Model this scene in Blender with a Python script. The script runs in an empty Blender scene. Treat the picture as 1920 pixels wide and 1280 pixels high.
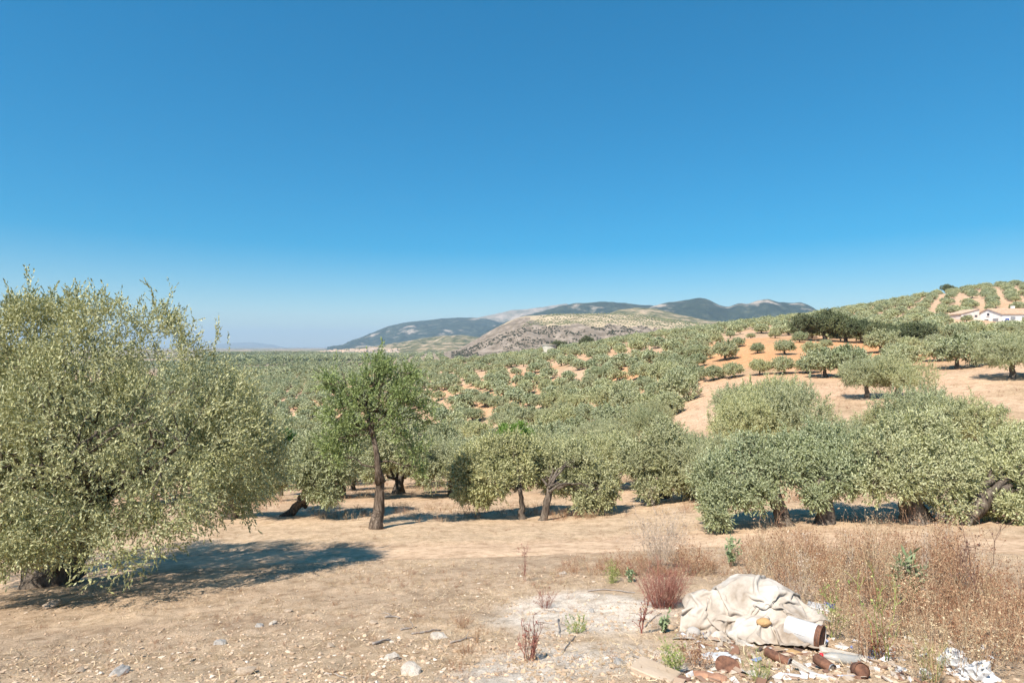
import bpy, bmesh, math, random
import numpy as np
from mathutils import Vector

rng = np.random.default_rng(11)
random.seed(5)
R = math.radians
SC = bpy.context.scene
COL = SC.collection

# ------------------------------------------------------------------ camera, sky, sun, exposure
F, CX, HY = 1100.0, 960.0, 650.0            # focal length and horizon of the photograph, in its pixels
cam = bpy.data.cameras.new('camera')
cam.lens = F / 1920 * 36
cam.sensor_width = 36
cam.shift_y = (HY - 640) / 1920
cam.clip_start = 0.05
cam.clip_end = 120000
camo = bpy.data.objects.new('camera', cam)
camo.rotation_euler = (R(90), 0, 0)
COL.objects.link(camo)
SC.camera = camo

SUN_EL, SUN_BACK = 52.0, 36.0               # the sun stands behind the camera, to its left
world = bpy.data.worlds.new('World')
SC.world = world
world.use_nodes = True
wn = world.node_tree.nodes
wl = world.node_tree.links
sky = wn.new('ShaderNodeTexSky')
sky.sky_type = 'NISHITA'
sky.sun_disc = False
sky.sun_elevation = R(SUN_EL)
sky.sun_rotation = R(180 + SUN_BACK)
sky.altitude = 400
sky.air_density = 1.0
sky.dust_density = 0.35
sky.ozone_density = 3.0
hs = wn.new('ShaderNodeHueSaturation')
hs.inputs['Saturation'].default_value = 2.15
hs.inputs['Hue'].default_value = 0.491
gm = wn.new('ShaderNodeGamma')
gm.inputs['Gamma'].default_value = 0.74
wl.new(sky.outputs[0], gm.inputs['Color'])
wl.new(gm.outputs[0], hs.inputs['Color'])
wl.new(hs.outputs[0], wn['Background'].inputs['Color'])
wn['Background'].inputs['Strength'].default_value = 0.12

sd = bpy.data.lights.new('sun', 'SUN')
sd.energy = 4.8
sd.angle = R(0.53)
sd.color = (1.0, 0.93, 0.82)
so = bpy.data.objects.new('sun', sd)
tosun = Vector((-math.sin(R(SUN_BACK)) * math.cos(R(SUN_EL)), -math.cos(R(SUN_BACK)) * math.cos(R(SUN_EL)), math.sin(R(SUN_EL))))
so.rotation_euler = (-tosun).to_track_quat('-Z', 'Y').to_euler()
so.location = tosun * 50
COL.objects.link(so)

SC.render.engine = 'CYCLES'
SC.view_settings.view_transform = 'Standard'
SC.view_settings.look = 'None'
SC.view_settings.exposure = 0.82
SC.view_settings.gamma = 1.0
SC.view_settings.use_curve_mapping = False
cy = SC.cycles
cy.use_denoising = True
cy.max_bounces = 6
cy.diffuse_bounces = 3
cy.glossy_bounces = 2
cy.transmission_bounces = 6
cy.transparent_max_bounces = 8
cy.volume_bounces = 0
cy.caustics_reflective = False
cy.caustics_refractive = False

# ------------------------------------------------------------------ helpers
def tag(o, label, cat, group=None, kind=None):
    if label: o['label'] = label
    if cat: o['category'] = cat
    if group: o['group'] = group
    if kind: o['kind'] = kind
    return o

def empty(name, loc, rz=0.0):
    o = bpy.data.objects.new(name, None)
    o.empty_display_size = 0.2
    o.location = loc
    o.rotation_euler = (0, 0, rz)
    COL.objects.link(o)
    return o

def fast_mesh(name, V, Q, mat=None, T=None, smooth=False, matidx=None):
    """quads Q (n,4), triangles T (n,3)"""
    V = np.asarray(V, np.float32).reshape(-1, 3)
    Q = np.asarray(Q if Q is not None else [], np.int32).reshape(-1, 4)
    T = np.asarray(T if T is not None else [], np.int32).reshape(-1, 3)
    me = bpy.data.meshes.new(name)
    me.vertices.add(len(V))
    me.vertices.foreach_set('co', V.ravel())
    n = len(Q) * 4 + len(T) * 3
    me.loops.add(n)
    me.loops.foreach_set('vertex_index', np.concatenate([Q.ravel(), T.ravel()]).astype(np.int32))
    me.polygons.add(len(Q) + len(T))
    st = np.concatenate([np.arange(len(Q)) * 4, len(Q) * 4 + np.arange(len(T)) * 3]).astype(np.int32)
    me.polygons.foreach_set('loop_start', st)
    if matidx is not None:
        me.polygons.foreach_set('material_index', np.asarray(matidx, np.int32))
    me.polygons.foreach_set('use_smooth', np.full(len(st), bool(smooth)))
    me.update(calc_edges=True)
    if mat is not None:
        for m in (mat if isinstance(mat, (list, tuple)) else [mat]):
            me.materials.append(m)
    return me

def link(name, me, parent=None, loc=None):
    o = bpy.data.objects.new(name, me)
    if parent is not None: o.parent = parent
    if loc is not None: o.location = loc
    COL.objects.link(o)
    return o

class Geo:
    """collects quads and triangles"""
    def __init__(s): s.V, s.Q, s.T, s.n = [], [], [], 0
    def add(s, V, Q=None, T=None):
        V = np.asarray(V, np.float64).reshape(-1, 3)
        s.V.append(V)
        if Q is not None and len(Q): s.Q.append(np.asarray(Q).reshape(-1, 4) + s.n)
        if T is not None and len(T): s.T.append(np.asarray(T).reshape(-1, 3) + s.n)
        s.n += len(V)
        return s
    def arrays(s):
        return (np.concatenate(s.V), np.concatenate(s.Q) if s.Q else np.zeros((0, 4), int), np.concatenate(s.T) if s.T else np.zeros((0, 3), int))
    def mesh(s, name, mat=None, smooth=False):
        V, Q, T = s.arrays()
        return fast_mesh(name, V, Q, mat, T, smooth)
    def box(s, x0, x1, y0, y1, z0, z1):
        V = [(x, y, z) for z in (z0, z1) for y in (y0, y1) for x in (x0, x1)]
        return s.add(V, [(0, 2, 3, 1), (4, 5, 7, 6), (0, 1, 5, 4), (2, 6, 7, 3), (0, 4, 6, 2), (1, 3, 7, 5)])
    def tube(s, P, rad, n=8, noise=0.0, seed=0, cap=True):
        P = np.asarray(P, float); rad = np.asarray(rad, float)
        T = np.gradient(P, axis=0); T /= np.linalg.norm(T, axis=1)[:, None] + 1e-9
        ref = np.array([0.31, 0.95, 0.1])
        A = np.cross(T, ref); A /= np.linalg.norm(A, axis=1)[:, None] + 1e-9
        B = np.cross(T, A)
        an = np.arange(n) / n * 2 * np.pi
        V = []
        for i in range(len(P)):
            k = rad[i] * (1 + noise * (vnoise(np.cos(an) * 1.7 + 7 + seed, np.sin(an) * 1.7 + i * 0.45 + seed * 3.1, seed)))
            V.append(P[i] + A[i] * (np.cos(an) * k)[:, None] + B[i] * (np.sin(an) * k)[:, None])
        V = np.concatenate(V)
        Q = []
        for i in range(len(P) - 1):
            for j in range(n):
                a, b = i * n + j, i * n + (j + 1) % n
                Q.append((a, b, b + n, a + n))
        Tt = []
        if cap:
            V = np.concatenate([V, P[:1], P[-1:]])
            c0, c1 = len(V) - 2, len(V) - 1
            for j in range(n):
                Tt.append((c0, (j + 1) % n, j))
                Tt.append((c1, (len(P) - 1) * n + j, (len(P) - 1) * n + (j + 1) % n))
        return s.add(V, Q, Tt)

def vnoise(x, y, seed=0):
    x = np.asarray(x, float); y = np.asarray(y, float)
    xi, yi = np.floor(x), np.floor(y)
    fx, fy = x - xi, y - yi
    fx = fx * fx * (3 - 2 * fx); fy = fy * fy * (3 - 2 * fy)
    def h(a, b):
        v = np.sin(a * 127.1 + b * 311.7 + seed * 74.7) * 43758.5453
        return v - np.floor(v)
    return 2 * ((h(xi, yi) * (1 - fx) + h(xi + 1, yi) * fx) * (1 - fy) + (h(xi, yi + 1) * (1 - fx) + h(xi + 1, yi + 1) * fx) * fy) - 1

def fbm(x, y, octv=4, seed=0, gain=0.5):
    s, a, t = 0, 1.0, 0
    for i in range(octv):
        s = s + a * vnoise(x * 2 ** i + i * 17.3, y * 2 ** i - i * 9.1, seed + i)
        t += a; a *= gain
    return s / t

def sstep(a, b, x):
    t = np.clip((np.asarray(x, float) - a) / (b - a), 0, 1)
    return t * t * (3 - 2 * t)

# ------------------------------------------------------------------ material helpers
def newmat(name):
    m = bpy.data.materials.new(name)
    m.use_nodes = True
    nt = m.node_tree
    return m, nt, nt.nodes['Principled BSDF'], nt.nodes['Material Output']

def N(nt, typ, **kw):
    n = nt.nodes.new(typ)
    for k, v in kw.items():
        if k.startswith('_'): setattr(n, k[1:], v)
        else: n.inputs[k.replace('__', ' ')].default_value = v
    return n

def ramp(nt, stops, src):
    r = nt.nodes.new('ShaderNodeValToRGB')
    e = r.color_ramp.elements
    while len(e) < len(stops): e.new(0.5)
    for k, (p, c) in zip(e, stops):
        k.position = p
        k.color = (*c, 1) if len(c) == 3 else c
    nt.links.new(src, r.inputs[0])
    return r.outputs[0]

def mixc(nt, fac, a, b, mode='MIX'):
    m = nt.nodes.new('ShaderNodeMix')
    m.data_type = 'RGBA'
    m.blend_type = mode
    for sock, v in ((m.inputs[0], fac), (m.inputs[6], a), (m.inputs[7], b)):
        if isinstance(v, (int, float)): sock.default_value = v
        elif isinstance(v, tuple): sock.default_value = (*v, 1)
        else: nt.links.new(v, sock)
    return m.outputs[2]

def noise_out(nt, scale, detail=4, rough=0.55, coord='Object'):
    tc = nt.nodes.new('ShaderNodeTexCoord')
    n = nt.nodes.new('ShaderNodeTexNoise')
    n.inputs['Scale'].default_value = scale
    n.inputs['Detail'].default_value = detail
    n.inputs['Roughness'].default_value = rough
    nt.links.new(tc.outputs[coord], n.inputs['Vector'])
    return n.outputs['Fac']

def bump(nt, bs, height, strength, dist):
    b = nt.nodes.new('ShaderNodeBump')
    b.inputs['Strength'].default_value = strength
    b.inputs['Distance'].default_value = dist
    nt.links.new(height, b.inputs['Height'])
    nt.links.new(b.outputs[0], bs.inputs['Normal'])

def simple_mat(name, c1, c2, scale=6.0, rough=0.85, bumpd=0.004, spec=0.25, coord='Object', metallic=0.0, c3=None):
    m, nt, bs, _ = newmat(name)
    f = noise_out(nt, scale, 6, 0.62, coord)
    stops = [(0.32, c1), (0.66, c2)] if c3 is None else [(0.3, c1), (0.52, c2), (0.7, c3)]
    nt.links.new(ramp(nt, stops, f), bs.inputs['Base Color'])
    bs.inputs['Roughness'].default_value = rough
    bs.inputs['Specular IOR Level'].default_value = spec
    bs.inputs['Metallic'].default_value = metallic
    if bumpd:
        bump(nt, bs, noise_out(nt, scale * 5, 4, 0.6, coord), 0.7, bumpd)
    return m

def leaf_mat(name, dark, mid, light, back, backmix=0.75, trans=0.22, transcol=None, rough=0.5):
    m, nt, bs, out = newmat(name)
    g = nt.nodes.new('ShaderNodeNewGeometry')
    front = ramp(nt, [(0.0, dark), (0.55, mid), (1.0, light)], g.outputs['Random Per Island'])
    mul = nt.nodes.new('ShaderNodeMath'); mul.operation = 'MULTIPLY'; mul.inputs[1].default_value = backmix
    nt.links.new(g.outputs['Backfacing'], mul.inputs[0])
    c = mixc(nt, mul.outputs[0], front, back)
    oi = nt.nodes.new('ShaderNodeObjectInfo')
    tint = ramp(nt, [(0.0, (0.86, 0.90, 0.84)), (0.5, (1.02, 1, .96)), (1.0, (1.16, 1.11, 0.96))], oi.outputs['Random'])
    c = mixc(nt, 1.0, c, tint, 'MULTIPLY')
    nt.links.new(c, bs.inputs['Base Color'])
    bs.inputs['Roughness'].default_value = rough
    bs.inputs['Specular IOR Level'].default_value = 0.35
    tr = nt.nodes.new('ShaderNodeBsdfTranslucent')
    if transcol: tr.inputs['Color'].default_value = (*transcol, 1)
    else: nt.links.new(c, tr.inputs['Color'])
    mx = nt.nodes.new('ShaderNodeMixShader')
    mx.inputs[0].default_value = trans
    nt.links.new(bs.outputs[0], mx.inputs[1])
    nt.links.new(tr.outputs[0], mx.inputs[2])
    nt.links.new(mx.outputs[0], out.inputs['Surface'])
    return m

# ------------------------------------------------------------------ terrain height
# ground height below the camera at depth D, for lines of sight at pixel column px of the photograph
PROFILE = {
    -900: [(0.5, -1.6), (3.3, -2.1), (9.5, -4.6), (17, -6.3), (30, -8.2), (60, -10.5), (120, -13), (250, -16), (550, -20), (1200, -21), (3000, -24), (50000, -26)],
    100: [(0.5, -1.6), (3.3, -1.97), (5, -2.68), (9.5, -3.9), (11.5, -4.5), (17, -5.5), (30, -7.9), (60, -12.8), (100, -16.5), (150, -18.5), (300, -18), (550, -22), (1200, -22), (3000, -24), (50000, -26)],
    500: [(0.5, -1.6), (3.3, -1.95), (5, -2.6), (9, -3.6), (12.5, -4.4), (17, -5.3), (20, -5.75), (30, -7.6), (60, -12.5), (100, -16), (150, -18), (200, -18.5), (300, -17.5), (550, -22), (1200, -22), (3000, -24), (50000, -26)],
    760: [(0.5, -1.6), (3.3, -1.95), (5, -2.55), (9, -3.5), (12.5, -4.33), (17, -5.2), (26, -6.6), (40, -9.4), (55, -12.0), (70, -14.0), (100, -15.8), (140, -15.3), (180, -12.5), (220, -10.6), (270, -9.6), (330, -12.5), (550, -21), (1200, -20), (3000, -24), (50000, -26)],
    960: [(0.5, -1.6), (3.3, -1.95), (5, -2.5), (9, -3.45), (12.5, -4.28), (19, -5.6), (26, -6.6), (40, -9.2), (55, -11.6), (70, -13.2), (90, -13.6), (105, -12.4), (135, -8.4), (170, -7.0), (200, -6.0), (250, -5.0), (275, -5.0), (330, -7), (450, -14), (800, -18), (1200, -20), (3000, -24), (50000, -26)],
    1200: [(0.5, -1.6), (3.3, -1.93), (5, -2.45), (9, -3.4), (12.5, -4.2), (19, -5.4), (30, -6.9), (40, -7.5), (55, -7.6), (80, -6.5), (110, -4.8), (150, -2.0), (200, 1.0), (260, 3.8), (300, 4.0), (400, -5), (800, -16), (1200, -20), (3000, -24), (50000, -26)],
    1400: [(0.5, -1.6), (3.3, -1.93), (5, -2.43), (8, -3.1), (12.5, -4.1), (19, -5.0), (30, -5.7), (42, -4.9), (60, -4.1), (80, -2.3), (100, -0.1), (115, 1.9), (150, 3.0), (220, 7.8), (280, 10.8), (310, 11.2), (450, 0), (800, -15), (1200, -20), (3000, -24), (50000, -26)],
    1700: [(0.5, -1.6), (3.3, -1.93), (5, -2.43), (8, -3.1), (12.5, -4.0), (19, -4.7), (30, -4.9), (40, -4.2), (50, -3.4), (70, -2.0), (100, 0.3), (140, 3), (180, 7), (230, 14.5), (280, 22), (330, 28.5), (370, 31.5), (600, 10), (1000, -10), (3000, -24), (50000, -26)],
    1900: [(0.5, -1.6), (3.3, -1.93), (5, -2.43), (8, -3.05), (12.5, -3.9), (19, -4.4), (30, -4.6), (36, -4.3), (46, -2.8), (70, -0.6), (100, 1.5), (150, 4.5), (185, 6.3), (208, 7.6), (245, 18), (300, 31), (350, 41), (400, 44.5), (700, 24), (1200, -5), (3000, -24), (50000, -26)],
    2600: [(0.5, -1.6), (3.3, -1.9), (5, -2.3), (8, -2.9), (12.5, -3.5), (19, -3.7), (30, -3.4), (46, -1.5), (70, 1), (100, 4), (150, 9), (190, 14), (240, 24), (300, 36), (400, 48), (700, 40), (1200, 10), (3000, -24), (50000, -26)],
}
LR = np.linspace(math.log(0.4), math.log(60000), 460)
TH = np.linspace(-62, 62, 249)
_cth, _ctab = [], []
for px, pts in PROFILE.items():
    u = (px - CX) / F
    k = math.sqrt(1 + u * u)
    _cth.append(math.degrees(math.atan(u)))
    _ctab.append(np.interp(LR, [math.log(d * k) for d, z in pts], [z for d, z in pts]))
_ctab = np.array(_ctab)
TAB = np.array([np.interp(TH, _cth, _ctab[:, j]) for j in range(len(LR))]).T      # (theta, r)
def _blur(a, s, axis):
    n = int(s * 3) + 1
    k = np.exp(-0.5 * (np.arange(-n, n + 1) / s) ** 2); k /= k.sum()
    p = [(0, 0), (0, 0)]; p[axis] = (n, n)
    return np.apply_along_axis(lambda v: np.convolve(v, k, 'valid'), axis, np.pad(a, p, mode='edge'))
TAB = _blur(_blur(TAB, 3.0, 1), 6.0, 0)

TRACK = []       # centre line of the dirt track, filled below

def H0(x, y):
    x = np.asarray(x, float); y = np.asarray(y, float)
    r = np.clip(np.hypot(x, y), 0.41, 55000)
    th = np.degrees(np.arctan2(x, y))
    back = sstep(70, 150, np.abs(th))
    tc = np.clip(th, -61.9, 61.9)
    i = (tc - TH[0]) / (TH[1] - TH[0]); j = (np.log(r) - LR[0]) / (LR[1] - LR[0])
    i0 = np.clip(np.floor(i).astype(int), 0, len(TH) - 2); j0 = np.clip(np.floor(j).astype(int), 0, len(LR) - 2)
    a, b = i - i0, j - j0
    z = TAB[i0, j0] * (1 - a) * (1 - b) + TAB[i0 + 1, j0] * a * (1 - b) + TAB[i0, j0 + 1] * (1 - a) * b + TAB[i0 + 1, j0 + 1] * a * b
    return z * (1 - back) + back * (-1.5 + 0.0 * r)

def pix(px, D, z):
    """point at depth D on the column px, height z"""
    return np.array(((px - CX) / F * D, D, z))

def at(px, py, D):
    return np.array(((px - CX) / F * D, D, (HY - py) / F * D))

def proj(x, y, z):
    return CX + F * x / y, HY - F * z / y

def ground_hit(px, py, lo=2.0, hi=2000):
    d = np.exp(np.linspace(math.log(lo), math.log(hi), 3000))
    gap = (HY - py) / F * d - H0((px - CX) / F * d, d)
    k = np.argmax(gap < 0)
    if gap[k] >= 0: k = len(d) - 1
    D = d[k]
    return (px - CX) / F * D, D

TRACK = np.array([ground_hit(*p) for p in ((-420, 1170), (-180, 1120), (0, 1088), (150, 1068), (350, 1050), (550, 1038), (750, 1032), (950, 1027), (1100, 1022), (1250, 1012), (1400, 1006), (1550, 1006), (1700, 1012), (1850, 1018), (2050, 1025), (2300, 1030))])

def seg_dist(x, y, P):
    best = np.full(np.shape(x), 1e9)
    for a, b in zip(P[:-1], P[1:]):
        d = b - a
        t = np.clip(((x - a[0]) * d[0] + (y - a[1]) * d[1]) / (d @ d), 0, 1)
        best = np.minimum(best, np.hypot(x - a[0] - t * d[0], y - a[1] - t * d[1]))
    return best

def Hn(x, y):
    """ground height with its relief"""
    x = np.asarray(x, float); y = np.asarray(y, float)
    r = np.hypot(x, y)
    z = H0(x, y)
    near = sstep(70, 16, r)
    td = seg_dist(x, y, TRACK)
    rough = 0.25 + 0.75 * sstep(1.0, 1.9, td)
    z = z + near * rough * (0.035 * fbm(x * 1.4, y * 1.4, 3, 3) + 0.026 * fbm(x * 6, y * 6, 3, 8, .6) * sstep(22, 12, r))
    z = z - 0.05 * sstep(1.6, 0.9, td) * near
    mid = sstep(25, 90, r) * sstep(900, 400, r)
    z = z + mid * 0.55 * fbm(x / 17, y / 17, 3, 21)
    far = sstep(500, 1600, r)
    z = z + far * 5.0 * fbm(x / 420, y / 420, 3, 33)
    return z

def P3(x, y, dz=0.0):
    return (float(x), float(y), float(Hn(x, y)) + dz)

def inpoly(px, py, poly):
    px = np.asarray(px, float); py = np.asarray(py, float)
    c = np.zeros(px.shape, bool)
    n = len(poly)
    for i in range(n):
        (x1, y1), (x2, y2) = poly[i], poly[(i + 1) % n]
        hit = ((y1 > py) != (y2 > py)) & (px < (x2 - x1) * (py - y1) / ((y2 - y1) + 1e-12) + x1)
        c ^= hit
    return c

# outlines of bare ground, laid out on the terrain (turned from pixels to ground points)
BARE_FIELD = [ground_hit(*p) for p in ((1285, 745), (1300, 727), (1400, 722), (1520, 708), (1620, 716), (1700, 704), (1760, 692), (1830, 690), (1960, 690), (1990, 800), (1850, 800), (1720, 790), (1600, 775), (1530, 790), (1400, 800), (1310, 775))]
KNOLL = [ground_hit(*p) for p in ((1322, 660), (1345, 640), (1390, 632), (1440, 629), (1540, 636), (1620, 645), (1650, 660), (1600, 676), (1540, 686), (1480, 690), (1420, 684), (1370, 676), (1330, 672))]

# ------------------------------------------------------------------ ground sheet
def build_ground():
    th = np.concatenate([np.arange(-55, 55.01, 0.28), np.arange(58, 302, 4.0)])
    th = np.radians(th)
    rr = [1.0]
    while rr[-1] < 50000:
        k = 1.013 if rr[-1] < 16 else (1.03 if rr[-1] < 420 else 1.07)
        rr.append(rr[-1] * k)
    rr = np.array(rr)
    X = np.sin(th)[None, :] * rr[:, None]; Y = np.cos(th)[None, :] * rr[:, None]
    Z = Hn(X, Y)
    nr, nt_ = X.shape
    V = np.stack([X, Y, Z], -1).reshape(-1, 3)
    i, j = np.meshgrid(np.arange(nr - 1), np.arange(nt_), indexing='ij')
    j2 = (j + 1) % nt_
    Q = np.stack([i * nt_ + j, i * nt_ + j2, (i + 1) * nt_ + j2, (i + 1) * nt_ + j], -1).reshape(-1, 4)[:, ::-1]
    V = np.concatenate([V, [[0, 0, float(Hn(0.0, 0.05))]]])
    c = len(V) - 1
    T = np.stack([np.full(nt_, c), (np.arange(nt_) + 1) % nt_, np.arange(nt_)], -1)
    # soil colours
    x, y = V[:, 0], V[:, 1]
    r = np.hypot(x, y)
    def C(*c): return np.array(c)[None, :]
    tan = C(0.61, 0.445, 0.30); brown = C(0.505, 0.368, 0.258); dust = C(0.80, 0.685, 0.575); orange = C(0.60, 0.32, 0.165); sand = C(0.58, 0.405, 0.275)
    hill = C(0.53, 0.365, 0.25); plain = C(0.33, 0.265, 0.185); green = C(0.125, 0.14, 0.085)
    def mix(a, b, t): t = np.clip(t, 0, 1)[:, None]; return a * (1 - t) + b * t
    n1 = fbm(x / 2.3, y / 2.3, 4, 41); n2 = fbm(x / 0.7, y / 0.7, 3, 47); n3 = fbm(x / 30, y / 30, 3, 51)
    col = np.repeat(tan, len(V), 0)
    td = seg_dist(x, y, TRACK)
    stub = sstep(-0.25, 0.45, n1 + 0.5 * n2 + 0.35) * sstep(5.2, 7.0, r) * sstep(16, 10.5, r)
    col = mix(col, brown, 0.75 * stub)
    d0 = np.array(ground_hit(1100, 1150)); d1 = np.array(ground_hit(1150, 1240)); d2 = np.array(ground_hit(1010, 1255))
    dd = np.minimum(np.minimum(np.hypot((x - d0[0]) / 0.95, (y - d0[1]) / 1.1), np.hypot((x - d1[0]) / 0.9, (y - d1[1]) / 0.7)), np.hypot((x - d2[0]) / 0.7, (y - d2[1]) / 0.6))
    col = mix(col, dust, 0.95 * sstep(1.25, 0.45, dd + 0.55 * n1 + 0.5 * n2))
    col = mix(col, sand, sstep(1.7, 0.9, td + 0.3 * n2) * sstep(45, 25, r))
    col = mix(col, sand, sstep(17, 30, r))
    # middle ground
    col = mix(col, hill, sstep(60, 140, r) * 0.9)
    col = mix(col, sand, 0.9 * inpoly(x, y, BARE_FIELD))
    kx, ky = np.mean(np.array(KNOLL), 0)
    inside = np.hypot((x - kx) / 26, (y - ky) / 34)
    col = mix(col, orange, sstep(1.5, 0.7, inside + 0.25 * n3) * sstep(55, 75, r))
    col = mix(col, orange, 0.55 * sstep(0.0, 0.45, n3) * sstep(50, 90, r) * sstep(420, 240, r))
    col = mix(col, C(0.40, 0.29, 0.18), 0.6 * sstep(-.05, .4, fbm(x / 6, y / 6, 4, 58)) * sstep(20, 34, r) * sstep(420, 260, r))
    # far valley floor: patches of grove and dry field
    pf = fbm(x / 260, y / 130, 4, 61)
    pl = mix(np.repeat(plain, len(V), 0), green, sstep(-0.15, 0.25, pf))
    pl = mix(pl, C(0.42, 0.30, 0.21), sstep(0.2, 0.4, fbm(x / 180 + 9, y / 120, 3, 71)))
    col = mix(col, pl, sstep(420, 620, r))
    me = fast_mesh('ground', V, Q, MAT['ground'], T, smooth=True)
    at_ = me.color_attributes.new('soil', 'FLOAT_COLOR', 'POINT')
    at_.data.foreach_set('color', np.concatenate([col, np.ones((len(V), 1))], 1).astype(np.float32).ravel())
    o = link('ground', me)
    o['kind'] = 'structure'
    return o

MAT = {}
def ground_material(name, attr=True, base=(0.58, 0.385, 0.245), pebbles=1.0):
    m, nt, bs, _ = newmat(name)
    if attr:
        a = nt.nodes.new('ShaderNodeVertexColor'); a.layer_name = 'soil'
        c = a.outputs[0]
    else:
        rgb = nt.nodes.new('ShaderNodeRGB'); rgb.outputs[0].default_value = (*base, 1); c = rgb.outputs[0]
    big = noise_out(nt, 0.9, 6, 0.65)
    c = mixc(nt, 1.0, c, ramp(nt, [(0.3, (0.80, 0.78, 0.76)), (0.5, (1, 1, 1)), (0.72, (1.12, 1.12, 1.1))], big), 'MULTIPLY')
    pat = noise_out(nt, 2.4, 5, 0.7)
    c = mixc(nt, 1.0, c, ramp(nt, [(0.34, (0.76, 0.73, 0.68)), (0.48, (0.97, 0.97, 0.96)), (0.7, (1.13, 1.13, 1.13))], pat), 'MULTIPLY')
    mid = noise_out(nt, 7.0, 6, 0.7)
    c = mixc(nt, 1.0, c, ramp(nt, [(0.33, (0.70, 0.66, 0.62)), (0.5, (1, 1, 1)), (0.68, (1.16, 1.17, 1.18))], mid), 'MULTIPLY')
    fine = noise_out(nt, 55.0, 5, 0.75)
    c = mixc(nt, pebbles, c, ramp(nt, [(0.36, (0.62, 0.56, 0.50)), (0.48, (1, 1, 1)), (0.6, (1.05, 1.05, 1.05)), (0.68, (1.35, 1.37, 1.4))], fine), 'MULTIPLY')
    nt.links.new(c, bs.inputs['Base Color'])
    bs.inputs['Roughness'].default_value = 0.95
    bs.inputs['Specular IOR Level'].default_value = 0.1
    add = nt.nodes.new('ShaderNodeMath'); add.operation = 'ADD'
    nt.links.new(fine, add.inputs[0]); nt.links.new(mid, add.inputs[1])
    bump(nt, bs, add.outputs[0], 0.8 * max(pebbles, 0.4), 0.035)
    return m
MAT['ground'] = ground_material('ground_soil')
MAT['track'] = ground_material('track_soil', False, (0.60, 0.425, 0.29), 0.5)
GROUND = build_ground()

def build_track():
    P = TRACK
    s = np.concatenate([[0], np.cumsum(np.hypot(*np.diff(P, axis=0).T))])
    n = int(s[-1] / 0.07)
    S = np.linspace(0, s[-1], n)
    C = np.stack([np.interp(S, s, P[:, 0]), np.interp(S, s, P[:, 1])], -1)
    for _ in range(2):
        k = np.ones(25) / 25
        C = np.stack([np.convolve(np.pad(C[:, q], 12, mode='edge'), k, 'valid') for q in (0, 1)], -1)
    T = np.gradient(C, axis=0); T /= np.linalg.norm(T, axis=1)[:, None]
    Nn = np.stack([-T[:, 1], T[:, 0]], -1)
    W = 22
    w = np.linspace(-1, 1, W)
    half = 1.15 + 0.28 * fbm(S * 0.9, S * 0 + 3, 4, 5)
    half2 = 1.15 + 0.28 * fbm(S * 0.9 + 50, S * 0 + 9, 4, 6)
    off = np.where(w[None] < 0, half2[:, None], half[:, None]) * w[None]
    X = C[:, 0, None] + Nn[:, 0, None] * off; Y = C[:, 1, None] + Nn[:, 1, None] * off
    Z = Hn(X, Y) + 0.022 * (1 - np.abs(w[None]) ** 6) - 0.012
    V = np.stack([X, Y, Z], -1).reshape(-1, 3)
    i, j = np.meshgrid(np.arange(n - 1), np.arange(W - 1), indexing='ij')
    Q = np.stack([i * W + j, (i + 1) * W + j, (i + 1) * W + j + 1, i * W + j + 1], -1).reshape(-1, 4)
    o = link('dirt_track', fast_mesh('dirt_track', V, Q, MAT['track'], smooth=True))
    o['kind'] = 'structure'
build_track()

# ------------------------------------------------------------------ far hills and mountains
def hill_mat(name, stops, scale, rock=None, rockscale=None, rockrange=(0.55, 0.62), patch=None):
    m, nt, bs, _ = newmat(name)
    c = ramp(nt, stops, noise_out(nt, scale, 8, 0.68))
    if rock:
        f = noise_out(nt, rockscale, 6, 0.6)
        c = mixc(nt, ramp(nt, [(rockrange[0], (0, 0, 0)), (rockrange[1], (1, 1, 1))], f), c, rock)
    nt.links.new(c, bs.inputs['Base Color'])
    bs.inputs['Roughness'].default_value = 0.95
    bs.inputs['Specular IOR Level'].default_value = 0.05
    return m

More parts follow.
